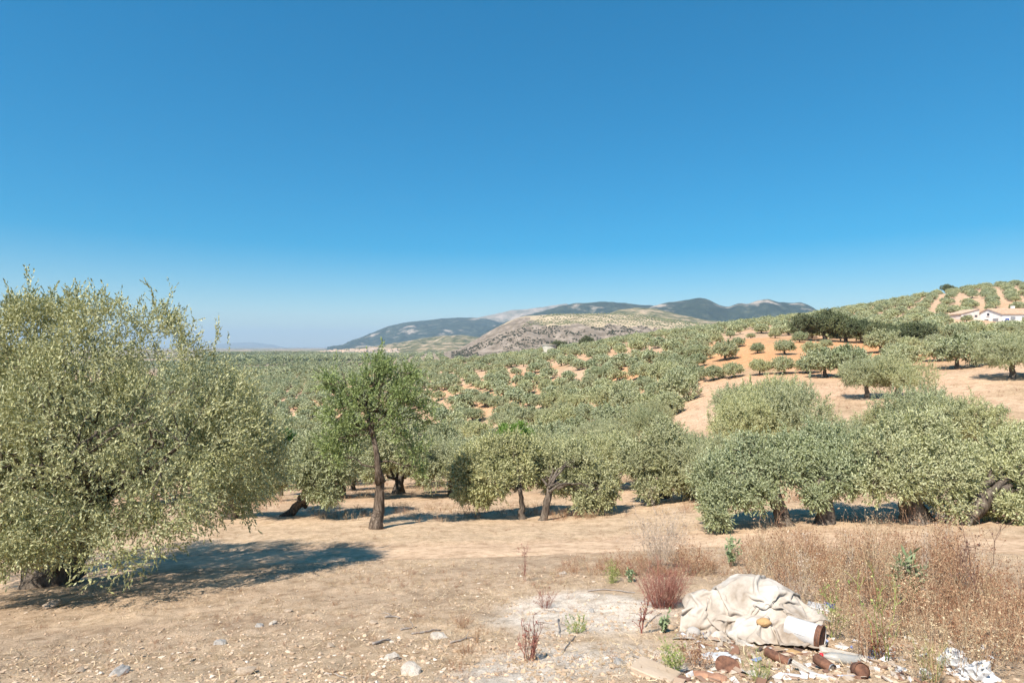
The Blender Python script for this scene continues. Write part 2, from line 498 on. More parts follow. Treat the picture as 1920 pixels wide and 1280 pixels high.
def hill(name, prof, foot, back, mat, amp, wl, seed, zfoot=-24, shape=1.0, nu=220, nv=70, ridge=True, extra=None):
    """prof: crest points (px, py, D); foot/back: depth factors of the front and rear foot; returns object and height lookup"""
    prof = np.array(prof, float)
    t = np.linspace(0, 1, nu)
    s = np.linspace(0, 1, len(prof))
    px = np.interp(t, (prof[:, 0] - prof[0, 0]) / (prof[-1, 0] - prof[0, 0]), prof[:, 0])
    py = np.interp(px, prof[:, 0], prof[:, 1]); D = np.interp(px, prof[:, 0], prof[:, 2])
    k = np.array([1, 2, 3, 2, 1]) / 9.0
    py = np.convolve(np.pad(py, 2, mode='edge'), k, 'valid')
    u = (px - CX) / F
    zc = (HY - py) / F * D
    v = np.linspace(0, 1, nv)
    V = np.zeros((nu, nv, 3))
    vc = 0.72                      # crest at this v
    for q, vv in enumerate(v):
        if vv <= vc:
            g = vv / vc
            d = D * (foot + (1 - foot) * g)
            h = g ** shape if extra is None else extra(g)
        else:
            g = 1 - (vv - vc) / (1 - vc)
            d = D * (1 + (back - 1) * (1 - g))
            h = g * g * (3 - 2 * g)
        V[:, q, 0] = u * d; V[:, q, 1] = d
        V[:, q, 2] = zfoot + (zc - zfoot) * h
    env = np.clip((V[:, :, 2] - zfoot) / (np.maximum(zc - zfoot, 1))[:, None], 0, 1)
    crest = np.abs(v - vc)[None, :]
    nz = fbm(V[:, :, 0] / wl, V[:, :, 1] / wl, 5, seed)
    if ridge: nz = 1 - 2.2 * np.abs(nz) - 0.45
    V[:, :, 2] += amp * nz * np.sqrt(env) * sstep(0.0, 0.16, crest) + 0.10 * amp * fbm(V[:, :, 0] / wl * 5, V[:, :, 1] / wl * 5, 3, seed + 5)
    V[0, :, 2] = V[-1, :, 2] = zfoot - 5
    i, j = np.meshgrid(np.arange(nu - 1), np.arange(nv - 1), indexing='ij')
    Q = np.stack([i * nv + j, (i + 1) * nv + j, (i + 1) * nv + j + 1, i * nv + j + 1], -1).reshape(-1, 4)
    o = link(name, fast_mesh(name, V.reshape(-1, 3), Q, mat, smooth=True))
    o['kind'] = 'structure'
    return o, V

forest = hill_mat('mountain_forest', [(0.35, (0.014, 0.024, 0.018)), (0.54, (0.03, 0.044, 0.03)), (0.70, (0.09, 0.095, 0.065))], 0.012, (0.34, 0.28, 0.22), 0.0035, (0.575, 0.66))
pinkrock = hill_mat('mountain_rock', [(0.35, (0.09, 0.10, 0.06)), (0.5, (0.24, 0.20, 0.15)), (0.65, (0.42, 0.33, 0.26))], 0.008)
scrubbrown = hill_mat('foothill_scrub', [(0.38, (0.06, 0.072, 0.035)), (0.5, (0.18, 0.16, 0.09)), (0.6, (0.36, 0.27, 0.18)), (0.72, (0.46, 0.36, 0.25))], 0.02)
cliffrock = hill_mat('cliff_rock', [(0.33, (0.12, 0.095, 0.07)), (0.5, (0.22, 0.175, 0.135)), (0.68, (0.35, 0.285, 0.23))], 0.05, (0.13, 0.13, 0.075), 0.07, (0.62, 0.78))
hazemt = hill_mat('distant_range', [(0.3, (0.10, 0.11, 0.09)), (0.7, (0.22, 0.2, 0.17))], 0.002)

DF = 17000
hill('distant_mountain_range', [(250, 664, DF), (330, 652, DF), (400, 645, DF), (440, 642, DF), (475, 641, DF), (510, 646, DF), (545, 655, DF), (570, 657, DF), (600, 651, DF), (630, 655, DF), (690, 663, DF)], 0.8, 1.2, hazemt, 50, 900, 2, nu=120, nv=36)
hill('mountain_rocky_crest', [(820, 640, 7600), (870, 600, 7600), (900, 594, 7600), (935, 587, 7600), (960, 581, 7600), (985, 579, 7600), (1010, 576, 7600), (1040, 572, 7600), (1062, 569, 7600), (1085, 573, 7600), (1130, 590, 7600), (1200, 630, 7600)], 0.75, 1.25, pinkrock, 70, 420, 4)
hill('mountain_forest_slope', [(530, 663, 6200), (575, 659, 6200), (610, 655, 6200), (640, 649, 6200), (665, 638, 6200), (690, 627, 6200), (715, 616, 6200), (735, 609, 6200), (760, 604, 6200), (790, 601, 6200), (830, 597, 6200), (870, 595, 6200), (905, 596, 6200), (950, 606, 6200), (1010, 625, 6200), (1060, 650, 6200)], 0.78, 1.25, forest, 60, 420, 7)
hill('mountain_green_ridge', [(860, 650, 4600), (930, 610, 4600), (975, 594, 4500), (1010, 585, 4400), (1045, 575, 4300), (1080, 568, 4300), (1130, 565, 4300), (1165, 567, 4300), (1200, 571, 4300), (1235, 573, 4300), (1280, 590, 4300), (1340, 640, 4300)], 0.75, 1.3, forest, 45, 300, 9)
hill('mountain_twin_peaks', [(1140, 640, 3900), (1190, 590, 3900), (1225, 573, 3900), (1255, 566, 3900), (1285, 562, 3900), (1311, 557, 3900), (1330, 562, 3900), (1350, 572, 3900), (1366, 575, 3900), (1385, 568, 3900), (1402, 569, 3900), (1420, 563, 3900), (1440, 560, 3900), (1462, 566, 3900), (1482, 567, 3900), (1502, 566, 3900), (1520, 573, 3900), (1545, 588, 3900), (1620, 640, 3900)], 0.72, 1.3, forest, 50, 260, 12)
FOOT, FOOTV = hill('foothill_plain', [(470, 664, 3400), (520, 660, 3400), (600, 660, 3400), (660, 655, 3300), (710, 649, 3200), (750, 642, 3100), (790, 634, 3000), (830, 629, 2900), (870, 628, 2900), (900, 633, 2900), (960, 645, 2900), (1040, 660, 2900)], 0.6, 1.25, scrubbrown, 22, 160, 15)
hill('scrub_hill', [(1080, 640, 2300), (1130, 592, 2300), (1160, 580, 2300), (1195, 576, 2300), (1230, 578, 2250), (1270, 588, 2200), (1320, 599, 2100), (1380, 604, 2000), (1450, 608, 1900), (1530, 620, 1800), (1620, 650, 1800)], 0.72, 1.3, scrubbrown, 16, 110, 18)
def cliffshape(g): return 0.06 + 0.50 * float(sstep(0.02, 0.5, g)) + 0.44 * float(np.clip((g - 0.4) / 0.6, 0, 1)) if g > 0 else 0.0
CLIFF, CLV = hill('cliff_hill', [(830, 662, 1500), (860, 655, 1500), (890, 638, 1480), (915, 622, 1460), (940, 609, 1450), (965, 597, 1450), (985, 592, 1450), (1040, 589, 1450), (1100, 588, 1450), (1150, 588, 1450), (1200, 591, 1420), (1250, 598, 1400), (1300, 605, 1380), (1360, 611, 1350), (1430, 622, 1320), (1520, 655, 1300)], 0.66, 1.35, cliffrock, 11, 60, 22, zfoot=-20, nu=320, nv=96, extra=cliffshape)
CLIFF.data.materials.append(hill_mat('plateau_soil', [(0.35, (0.30, 0.24, 0.16)), (0.6, (0.44, 0.35, 0.24))], 0.03))
_nv = CLV.shape[1]
_ii, _jj = np.meshgrid(np.arange(CLV.shape[0] - 1), np.arange(_nv - 1), indexing='ij')
_edge = 0.33 + 0.05 * fbm(_ii / 14.0, _ii * 0 + 2.0, 3, 5) + 0.10 * sstep(60, 30, _ii) + 0.3 * sstep(95, 70, _ii)
CLIFF.data.polygons.foreach_set('material_index', (_jj / _nv > _edge).astype(np.int32).ravel())

# ------------------------------------------------------------------ trees: crowns of leaf sprays on lobes, tapered trunks with limbs
MAT['olive'] = leaf_mat('olive_leaf', (0.185, 0.208, 0.09), (0.345, 0.362, 0.175), (0.50, 0.505, 0.28), (0.51, 0.525, 0.355))
MAT['olive_bloom'] = leaf_mat('olive_leaf_blooming', (0.145, 0.165, 0.065), (0.31, 0.32, 0.142), (0.59, 0.575, 0.32), (0.455, 0.465, 0.30), trans=.2)
MAT['olive_far'] = leaf_mat('olive_leaf_shaded_far', (0.14, 0.165, 0.07), (0.29, 0.31, 0.148), (0.44, 0.455, 0.245), (0.495, 0.515, 0.35), trans=0.14)  # darker copy of the olive leaf; distant crowns' missing self-shade put into the colour
MAT['almond'] = leaf_mat('almond_leaf', (0.16, 0.205, 0.06), (0.31, 0.37, 0.125), (0.46, 0.51, 0.22), (0.39, 0.44, 0.21), trans=0.35)
MAT['bright'] = leaf_mat('bright_leaf', (0.10, 0.19, 0.025), (0.20, 0.33, 0.05), (0.30, 0.42, 0.09), (0.25, 0.36, 0.10), trans=0.35)
MAT['ivy'] = leaf_mat('deep_green_leaf', (0.02, 0.06, 0.015), (0.045, 0.12, 0.025), (0.09, 0.19, 0.05), (0.08, 0.15, 0.05), trans=0.3)
MAT['oak'] = leaf_mat('holm_oak_leaf', (0.055, 0.075, 0.03), (0.11, 0.135, 0.055), (0.19, 0.215, 0.10), (0.18, 0.20, 0.12))
MAT['scrub'] = leaf_mat('scrub_leaf', (0.08, 0.085, 0.045), (0.12, 0.125, 0.07), (0.18, 0.175, 0.10), (0.17, 0.17, 0.12))
def bark(name, a, b, c):
    m, nt, bs, _ = newmat(name)
    tc = nt.nodes.new('ShaderNodeTexCoord')
    mp = nt.nodes.new('ShaderNodeMapping'); mp.inputs['Scale'].default_value = (9, 9, 1.6)
    n = nt.nodes.new('ShaderNodeTexNoise'); n.inputs['Scale'].default_value = 2.2; n.inputs['Detail'].default_value = 8; n.inputs['Roughness'].default_value = 0.7
    nt.links.new(tc.outputs['Object'], mp.inputs[0]); nt.links.new(mp.outputs[0], n.inputs['Vector'])
    nt.links.new(ramp(nt, [(0.33, a), (0.5, b), (0.68, c)], n.outputs['Fac']), bs.inputs['Base Color'])
    bs.inputs['Roughness'].default_value = 0.95
    bs.inputs['Specular IOR Level'].default_value = 0.1
    bump(nt, bs, n.outputs['Fac'], 1.0, 0.06)
    return m
MAT['bark'] = bark('olive_bark', (0.045, 0.035, 0.027), (0.15, 0.12, 0.095), (0.30, 0.25, 0.20))
MAT['almond_bark'] = bark('almond_bark', (0.03, 0.023, 0.018), (0.14, 0.105, 0.08), (0.36, 0.29, 0.23))
MAT['twig'] = simple_mat('dry_twig', (0.20, 0.16, 0.13), (0.38, 0.32, 0.27), 20, 0.9, 0)

def unit(v): return v / (np.linalg.norm(v, axis=-1, keepdims=True) + 1e-9)

def crown_arrays(lobes, nspray, K, llen, lwid, sprayL, seed, up=0.45, rnd=0.55, shell=0.4, flat=0.88, keep_in=0.18, lump=0.30, angle=48, clump=0.34, gap=0.16, shoots=0, shootl=1.0):
    g = np.random.default_rng(seed)
    L = np.asarray(lobes, float)
    p = L[:, 3] ** 1.7; p /= p.sum()
    want = nspray; P, Dn = [], []
    while want > 0:
        n = int(want * 1.8) + 50
        k = g.choice(len(L), n, p=p)
        d = unit(g.normal(size=(n, 3)))
        lumpy = 1 + lump * vnoise(d[:, 0] * 2.6 + k * 3.7 + d[:, 2] * 1.9, d[:, 1] * 2.6 + k * 1.3, seed)
        rad = L[k, 3] * lumpy * (1 - shell * g.random(n) ** 1.7)
        q = L[k, :3] + d * rad[:, None] * np.array([1, 1, flat])
        inside = np.zeros(n)
        for m in range(len(L)):
            dist = np.linalg.norm((q - L[m, :3]) / np.array([1, 1, flat]), axis=1) / L[m, 3]
            dist[k == m] = 9
            inside = np.maximum(inside, dist < 0.72)
        ok = (inside < 0.5) | (g.random(n) < keep_in)
        cn = fbm(q[:, 0] / clump + q[:, 2] * .7 / clump + 31, q[:, 1] / clump - q[:, 2] * 1.1 / clump, 2, seed + 3)
        ok &= (cn > -gap) | (g.random(n) < .22)
        P.append(q[ok][:want]); Dn.append(d[ok][:want]); want -= len(P[-1])
    P = np.concatenate(P); Dn = np.concatenate(Dn); n = len(P)
    if shoots:
        c = np.where(Dn[:, 2] > .35)[0]
        c = c[np.argsort(-(P[c, 2] + g.normal(size=len(c)) * .5))][:int(len(c) * .5)]
        c = g.choice(c, shoots)
        ud = unit(Dn[c] * .35 + np.array([0, 0, 1.0]) + g.normal(size=(shoots, 3)) * .18)
        m = 7
        ln = shootl * (.35 + .5 * g.random(shoots))[:, None, None] * sprayL / .3
        P = np.concatenate([P, (P[c][:, None] + ud[:, None] * ln * (np.arange(m) / m)[None, :, None]).reshape(-1, 3)])
        Dn = np.concatenate([Dn, np.repeat(ud, m, 0)]); n = len(P)
    low = (Dn[:, 2] < -0.1)[:, None]
    d = unit(Dn * 0.85 + np.array([0, 0, 1.0]) * np.where(low, -0.15, up) + g.normal(size=(n, 3)) * rnd)
    side = unit(np.cross(d, g.normal(size=(n, 3))))
    side2 = np.cross(d, side)
    sl = sprayL * (0.6 + 0.8 * g.random(n))
    t = (np.arange(K) + 0.4) / K
    az = np.arange(K) * 2.4 + g.random((n, 1)) * 6.28
    an = R(angle) * (1.15 - 0.75 * t)[None, :] + g.normal(size=(n, K)) * 0.2
    sv = np.cos(az)[..., None] * side[:, None] + np.sin(az)[..., None] * side2[:, None]
    ld = d[:, None] * np.cos(an)[..., None] + sv * np.sin(an)[..., None]
    base = P[:, None] + d[:, None] * (sl[:, None] * (t - 0.5)[None])[..., None]
    ll = llen * (0.7 + 0.6 * g.random((n, K)))[..., None]
    wd = unit(np.cross(ld, sv + 0.35 * g.normal(size=sv.shape))) * (lwid * (0.75 + 0.5 * g.random((n, K)))[..., None])
    base = base.reshape(-1, 3); ld = (ld * ll).reshape(-1, 3); wd = wd.reshape(-1, 3)
    V = np.stack([base, base + ld * 0.45 + wd, base + ld, base + ld * 0.45 - wd], 1).reshape(-1, 3)
    Q = np.arange(len(V)).reshape(-1, 4)
    return V, Q

def curved(a, b, n, wob, g, sag=0.0):
    a, b = np.asarray(a, float), np.asarray(b, float)
    t = np.linspace(0, 1, n)[:, None]
    P = a * (1 - t) + b * t
    l = np.linalg.norm(b - a)
    off = np.cumsum(g.normal(size=(n, 3)), 0) * wob * l / n
    off -= t * off[-1]
    return P + off + np.array([0, 0, 1]) * sag * np.sin(t * np.pi) * l

def trunk_geo(fork, rbase, lobes, seed, nlimb=7, base=(0, 0, -0.25), segs=9, rlimb=None, flare=1.5, twist=0.1, sub=True):
    g = np.random.default_rng(seed)
    G = Geo()
    fork = np.asarray(fork, float); base = np.asarray(base, float)
    P = curved(base, fork, segs, 0.25, g)
    t = np.linspace(0, 1, segs)
    rad = rbase * (1 + (flare - 1) * np.exp(-t * 5)) * (1 - 0.25 * t)
    G.tube(P, rad, 12, 0.45, seed)
    L = np.asarray(lobes, float)
    order = np.argsort(-L[:, 3])[:nlimb]
    rl = rlimb or min(rbase * 0.4, 0.075)
    for q, i in enumerate(order):
        e = L[i, :3]
        A = fork + np.array([0, 0, -0.12]) * g.random()
        C = curved(A, e, 7, 0.35, g, 0.10)
        G.tube(C, rl * np.linspace(1, 0.22, 7), 7, 0.25, seed + q)
        if sub:
            for s in range(9):
                d = unit(g.normal(size=3) + np.array([0, 0, 0.25])) * L[i, 3] * (0.85 + .3 * g.random())
                C2 = curved(C[3 + s % 4], e + d, 6, 0.45, g)
                G.tube(C2, rl * np.linspace(0.35 if s < 3 else .16, 0.05, 6), 5, 0.1, seed)
    return G

def plant_tree(name, label, cat, base, trunk_me, crown_me, rz=0.0, scale=1.0, group=None, sz=None):
    root = empty(name, base, rz)
    root.scale = (scale, scale, sz or scale)
    link('trunk', trunk_me, root)
    link('crown', crown_me, root)
    tag(root, label, cat, group)
    return root

OCC = []          # (x, y, radius) already planted

def hero(name, label, cat, basepx, lobes_px, nspray, K, llen, lwid, sprayL, mat, rb, forkh, lean=(0, 0), seed=1, barkm='bark', D=None, nlimb=8, group=None, **kw):
    if D is None: bx, by = ground_hit(*basepx)
    else: bx, by = (basepx[0] - CX) / F * D, D
    bz = float(Hn(bx, by))
    L = np.array([np.append(at(a, b, d) - np.array((bx, by, bz)), r) for a, b, d, r in lobes_px])
    gz = Hn(L[:, 0] + bx, L[:, 1] + by) - bz                  # keep lobes clear of the ground
    L[:, 2] = np.maximum(L[:, 2], gz + L[:, 3] * 0.75 + 0.12)
    V, Q = crown_arrays(L, nspray, K, llen, lwid, sprayL, seed, **kw)
    cm = fast_mesh('crown', V, Q, MAT[mat])
    fork = np.array((lean[0], lean[1], forkh))
    G = trunk_geo(fork, rb, L, seed, nlimb)
    tm = G.mesh('trunk', MAT[barkm], True)
    OCC.append((bx, by, 2.6))
    for l in L: OCC.append((l[0] + bx, l[1] + by, l[3] * 0.9))
    return plant_tree(name, label, cat, (bx, by, bz), tm, cm, group=group)

# --- the large olive on the left
hero('olive_tree', 'huge olive tree at the left edge with pale blossom and drooping branches', 'olive tree', (85, 1096),
     [(10, 668, 9.5, 0.95), (-60, 668, 9.6, 0.8), (110, 684, 9.8, 1.0), (195, 654, 9.4, 0.75), (205, 594, 9.4, 0.38), (290, 674, 9.5, 0.75), (335, 714, 9.8, 0.85), (405, 754, 9.8, 0.72),
      (90, 794, 8.7, 1.05), (230, 794, 8.7, 1.05), (350, 824, 9.0, 0.95), (430, 844, 9.8, 0.8), (30, 874, 8.4, 1.0), (170, 904, 8.4, 0.85), (310, 904, 8.8, 0.9), (410, 919, 9.6, 0.65),
      (465, 874, 10.2, 0.62), (255, 1000, 8.0, 0.5), (205, 1035, 7.8, 0.38), (300, 970, 8.3, 0.48), (30, 950, 8.2, 0.7), (-60, 900, 8.5, 0.95), (-150, 774, 9.5, 1.3),
      (-110, 700, 9.6, 1.0), (-260, 824, 10, 1.2), (150, 744, 11, 1.25), (300, 804, 11, 1.1), (-50, 774, 11.2, 1.3), (420, 804, 11, 0.7), (200, 890, 9.6, 1.0), (320, 850, 10.3, .9), (110, 950, 9.3, .8), (260, 930, 9.4, .6), (50, 990, 8.0, 0.5), (-20, 985, 8.1, .55), (95, 1005, 7.9, .38), (30, 1030, 7.8, .32), (150, 584, 9.6, 0.35), (285, 609, 9.5, 0.35), (60, 606, 9.6, 0.45), (345, 925, 9.3, 0.55)],
     15500, 15, 0.056, 0.0105, 0.38, 'olive_bloom', 0.34, 1.25, (0.75, 0.1), 3, nlimb=14, up=0.5, lump=0.45, clump=.7, gap=-.04, angle=38, shell=.28, keep_in=.09, shoots=80, shootl=.5)

# --- the almond with a thick stub trunk and a thin dark limb
def almond():
    bx, by = ground_hit(706, 990)
    bz = float(Hn(bx, by)); o = np.array((bx, by, bz))
    lob = [(625, 705, 17, .38), (611, 722, 17.1, .28), (644, 745, 17.1, .40), (698, 722, 17, .48), (753, 712, 17.2, .42), (725, 690, 17, .30), (718, 685, 17, .22), (774, 742, 17.3, .45), (686, 765, 16.8, .45), (741, 775, 17, .5), (650, 790, 16.9, .36),
           (802, 792, 17.3, .28), (778, 845, 17.2, .36), (619, 835, 16.8, .40), (790, 880, 17.3, .2), (698, 805, 17.2, .35), (637, 860, 17, .3), (747, 740, 16.7, .4), (672, 730, 16.8, .35), (650, 815, 17.1, .4), (755, 815, 17, .4), (620, 775, 17, .35), (795, 765, 17.2, .35), (700, 690, 16.9, .35), (770, 700, 17.1, .35)]
    L = np.array([np.append(at(a, b, d) - o, r) for a, b, d, r in lob])
    L[:, 3] *= 1.18
    V, Q = crown_arrays(L, 1750, 11, 0.085, 0.017, 0.36, 21, up=0.5, shell=0.9, keep_in=0.9, lump=0.5, angle=40, clump=.3, gap=.05, shoots=14, shootl=.6)
    cm = fast_mesh('crown', V, Q, MAT['almond'])
    g = np.random.default_rng(4)
    G = Geo()
    q = lambda a, b, d=17.0: at(a, b, d) - o
    b0 = np.array((0, 0, -0.25))
    G.tube(np.array([b0, (0, 0, .15), q(710, 955), q(712, 925), q(713, 900), q(712, 886)]), [.27, .18, .145, .13, .125, .08], 16, 0.35, 3)
    G.tube(np.array([q(713, 905), q(709, 880), q(706, 850), q(700, 820), q(692, 792), q(684, 765)]), [.17, .10, .085, .075, .06, .045], 9, 0.25, 6)
    top, fk = q(684, 765), q(697, 810)
    G.tube(curved(q(700, 822), q(705, 760), 7, .3, g), np.linspace(.06, .025, 7), 7, 0.2, 1)
    for k, l in enumerate(L):
        a = (top, fk, q(705, 770), q(708, 870))[k % 3 if l[2] > 2.0 else 3]
        G.tube(curved(a, l[:3], 7, .35, g, .08), np.linspace(.032, .009, 7), 6, 0.1, k)
        for s in range(4):
            e = l[:3] + unit(g.normal(size=3) + np.array((0, 0, .6))) * l[3] * 1.1
            G.tube(curved(a * .4 + l[:3] * .6, e, 5, .3, g), np.linspace(.013, .004, 5), 4, 0, k)
    OCC.append((bx, by, 2.2))
    return plant_tree('almond_tree', 'tall green almond tree with thick cracked trunk beside the track', 'almond tree', (bx, by, bz), G.mesh('trunk', MAT['almond_bark'], True), cm)
almond()

HK = dict(nlimb=8)
NB = (0.088, 0.0185)
hero('olive_tree', 'olive tree half hidden behind the right side of the huge olive', 'olive tree', (430, 972),
     [(470, 812, 20, .9), (500, 862, 19.5, .65), (460, 880, 19.5, .75), (515, 862, 20, .5), (440, 770, 20.5, .75), (495, 905, 19, .55), (420, 900, 20, .75), (525, 880, 19.4, .5)], 3000, 12, *NB, .36, 'olive_bloom', .22, 1.0, (.2, 0), 31)
hero('olive_tree', 'olive tree with dark trunk leaning right, left of the green almond', 'olive tree', (505, 968),
     [(600, 850, 19.5, .75), (640, 870, 19.3, .65), (600, 905, 19, .6), (570, 880, 19, .55), (618, 928, 18.8, .36), (655, 825, 20, .55), (575, 845, 20, .5), (620, 815, 20, .5)], 2900, 12, *NB, .36, 'olive', .17, .55, (1.15, 0), 32)
hero('olive_tree', 'olive tree with short dark trunk directly behind the green almond', 'olive tree', (748, 925),
     [(720, 840, 26, .95), (770, 850, 25.7, .85), (700, 880, 25.5, .55), (745, 815, 26.3, .85), (680, 850, 26.3, .75), (793, 880, 25.5, .45)], 2500, 12, .11, .024, .38, 'olive', .28, .9, (.1, 0), 33)
hero('olive_tree', 'yellowish olive tree with stout dark trunk right of the green almond', 'olive tree', (828, 895),
     [(820, 850, 31, 1.0), (850, 862, 31, .75), (790, 860, 30.7, .75), (830, 822, 31.3, .9), (800, 885, 30.5, .45)], 2300, 12, .115, .025, .40, 'olive_bloom', .3, .8, (.1, 0), 34)
hero('olive_tree', 'left one of the two olives with slim bent trunks beside the track', 'olive tree', (983, 974),
     [(890, 870, 19.3, .68), (930, 850, 19.6, .7), (975, 854, 19.8, .66), (870, 918, 19, .42), (922, 900, 18.8, .66), (978, 888, 19.2, .5), (960, 832, 20, .5), (1000, 864, 20.3, .6), (905, 928, 18.8, .36), (868, 880, 19.3, .4)], 3300, 12, *NB, .34, 'olive_bloom', .10, 1.0, (-.15, .1), 35)
hero('olive_tree', 'right one of the two olives with slim bent trunks, drooping to the ground', 'olive tree', (1016, 976),
     [(1045, 866, 20, .6), (1090, 872, 19.6, .68), (1115, 918, 19.2, .66), (1072, 905, 19.3, .5), (1135, 895, 20, .5), (1095, 958, 18.8, .36), (1032, 895, 20, .5), (1080, 854, 20.4, .5), (1130, 935, 19.2, .42)], 3200, 12, *NB, .34, 'olive_bloom', .11, 1.0, (.25, .1), 36)
hero('olive_tree', 'yellow green olive with hanging skirt right of the twin slim-trunked olives', 'olive tree', (1245, 955),
     [(1240, 840, 21.5, .85), (1200, 870, 21.3, .6), (1282, 868, 21.2, .7), (1212, 918, 20.8, .45), (1255, 905, 20.8, .42), (1292, 908, 21, .42), (1250, 812, 22, .6), (1180, 850, 21.8, .45)], 3000, 12, *NB, .36, 'olive_bloom', .2, .8, (0, 0), 37, D=22.4)
hero('olive_tree', 'olive tree behind the torn sheet, nearest to the dry weeds', 'olive tree', (1472, 0),
     [(1345, 968, 13.9, .26), (1340, 900, 14.8, 0.52), (1400, 881, 15, 0.69), (1450, 880, 14.6, 0.60), (1380, 920, 14.2, 0.41), (1335, 937, 14.2, 0.29), (1430, 927, 14, 0.34), (1400, 838, 15.3, 0.43), (1465, 856, 15, 0.60), (1350, 881, 15.2, 0.43)], 3856, 12, .078, .0155, .32, 'olive', .16, .9, (-.2, .2), 38, D=14.2, shoots=12, shootl=.5, lump=.45, gap=.0, clump=.55)
hero('olive_tree', 'dense olive tree standing between the torn sheet olive and the dark-hollowed one', 'olive tree', (1548, 0),
     [(1540, 881, 15, 0.69), (1580, 851, 15.2, 0.60), (1560, 892, 14.4, 0.52), (1592, 880, 14.5, .42), (1540, 826, 15.8, 0.52), (1530, 932, 14, 0.26)], 3348, 12, .078, .0155, .32, 'olive', .2, .8, (0, .2), 39, D=14.1, shoots=12, shootl=.5, lump=.45, gap=.0, clump=.55)
hero('olive_tree', 'broad olive tree with dark hollow and massive gnarled trunk at right', 'olive tree', (1728, 0),
     [(1800, 972, 13.3, .26), (1650, 862, 14.5, 0.69), (1700, 882, 14, 0.65), (1755, 864, 14.3, 0.69), (1638, 907, 13.8, 0.43), (1690, 907, 13.6, 0.36), (1785, 897, 13.8, 0.52), (1680, 817, 15, 0.52), (1740, 807, 15, 0.56), (1805, 870, 14.4, 0.52), (1820, 922, 13.8, 0.36), (1770, 927, 13.7, 0.34)], 4059, 12, .078, .0155, .32, 'olive', .30, .9, (-.1, .2), 40, D=13.8, shoots=14, shootl=.5, lump=.45, gap=-.02, clump=.55)
hero('olive_tree', 'olive tree with thick stub trunk leaning right at the right edge', 'olive tree', (1795, 0),
     [(1900, 985, 13.1, .28), (1880, 862, 14.5, 0.69), (1850, 900, 14, 0.52), (1910, 902, 13.8, 0.60), (1945, 862, 14.5, 0.77), (1870, 947, 13.6, 0.34), (1930, 954, 13.6, 0.39), (1985, 900, 14.5, 0.77), (1900, 842, 15, 0.52)], 3754, 12, .078, .0155, .32, 'olive', .2, .75, (.75, 0), 41, D=13.4, shoots=12, shootl=.5, lump=.45, gap=.0, clump=.55)

# --- generic olive variants at three levels of detail
def generic_lobes(seed, h=3.8, w=4.6, n=11):
    g = np.random.default_rng(seed)
    L = []
    for k in range(n):
        a = k * 2.4 + g.random() * 0.8
        rr = w * 0.5 * math.sqrt((k + 0.4) / n) * 0.74
        top = 1 - (rr / (w * 0.5)) ** 2
        z = h * (0.33 + 0.38 * top * (0.35 + 0.65 * g.random()) - 0.07 * (k % 3 == 0))
        L.append((math.cos(a) * rr, math.sin(a) * rr, z, w * (0.12 + 0.11 * g.random())))
    return np.array(L)

def variant(seed, nspray, K, ll, lw, sl, mat='olive', h=3.8, w=4.6, n=11, rb=.2, detail=True, **kw):
    L = generic_lobes(seed, h, w, n)
    V, Q = crown_arrays(L, nspray, K, ll, lw, sl, seed, **kw)
    cm = fast_mesh('crown', V, Q, MAT[mat])
    tm = trunk_geo((0.1, 0, h * 0.24), rb, L, seed, 6 if detail else 4, segs=7 if detail else 4, sub=False).mesh('trunk', MAT['bark'], True)
    return tm, cm
NEAR = [variant(100 + k, 3200, 12, .092, .018, .36, ('olive', 'olive', 'olive_bloom', 'olive', 'olive')[k], h=3.8 + .25 * (k % 3), n=13 + k, lump=.5, gap=.10, clump=.5, shoots=22, shootl=.7) for k in range(5)]
MIDV = [variant(200 + k, 1150, 7, .23, .055, .5, ('olive_far', 'olive_far', 'olive_far', 'olive')[k], n=13 + k, detail=False, lump=.5, gap=.08, clump=.6, shoots=14, shootl=.5) for k in range(4)]
OAKV = [variant(300 + k, 1100, 7, .27, .085, .5, 'oak', h=6.0, w=7.0, n=12, rb=.3, detail=False, lump=.2) for k in range(3)]

# --- where the remaining olives stand: rows across valley and hill
def covered(x, y, add=0.0):
    return any((x - a) ** 2 + (y - b) ** 2 < (c + add) ** 2 for a, b, c in OCC)

PLACED = []       # x, y, scale, label, group, variant kind
def put(px, py, s, label, group=None, kind='auto', D=None):
    x, y = ground_hit(px, py) if D is None else ((px - CX) / F * D, D)
    PLACED.append([x, y, s, label, group, kind])
    OCC.append((x, y, 2.3 * s))

put(1440, 0, 1.08, 'tallest olive in the middle distance, left of the bare tan field', D=33)
put(1400, 0, 1.0, 'olive hugging the left side of the tallest one by the tan field', D=36)
put(1392, 0, .9, 'lower olive in front of the tallest one, on its left', D=30)
put(1488, 0, .95, 'lower olive in front of the tallest one, on its right', D=30)
put(1318, 0, .60, 'low olive filling the gap left of the dry weeds tree', D=20.5)
put(1288, 0, .66, 'low olive right behind the yellow green skirted one', D=25)
put(1365, 0, .58, 'low olive peeking over the dry weeds tree, left half', D=22)
put(1625, 748, .92, 'left one of the two joined grey olives standing in the tan field', 'pair of joined olives in the tan field')
put(1680, 748, 1.0, 'right one of the two joined grey olives standing in the tan field', 'pair of joined olives in the tan field')
put(1895, 713, 1.12, 'large spreading olive casting a dark shadow on the tan field', None)
put(1548, 705, .95, 'left of two round olives on the upper edge of the tan field')
put(1590, 704, 1.0, 'right of two round olives on the upper edge of the tan field')
put(1735, 0, .86, 'olive rising behind the dark-hollowed tree, in front of the tan field', D=25)
put(1800, 0, .8, 'olive behind the right edge trees, in front of the tan field', D=24)
put(1670, 0, .72, 'smaller olive crown just left of the one rising before the tan field', D=26)
put(1590, 0, .58, 'low olive behind the dense tree at right, below the tan field', D=24)
put(1510, 0, .6, 'olive behind the dry weeds tree, under the tan field', D=22)
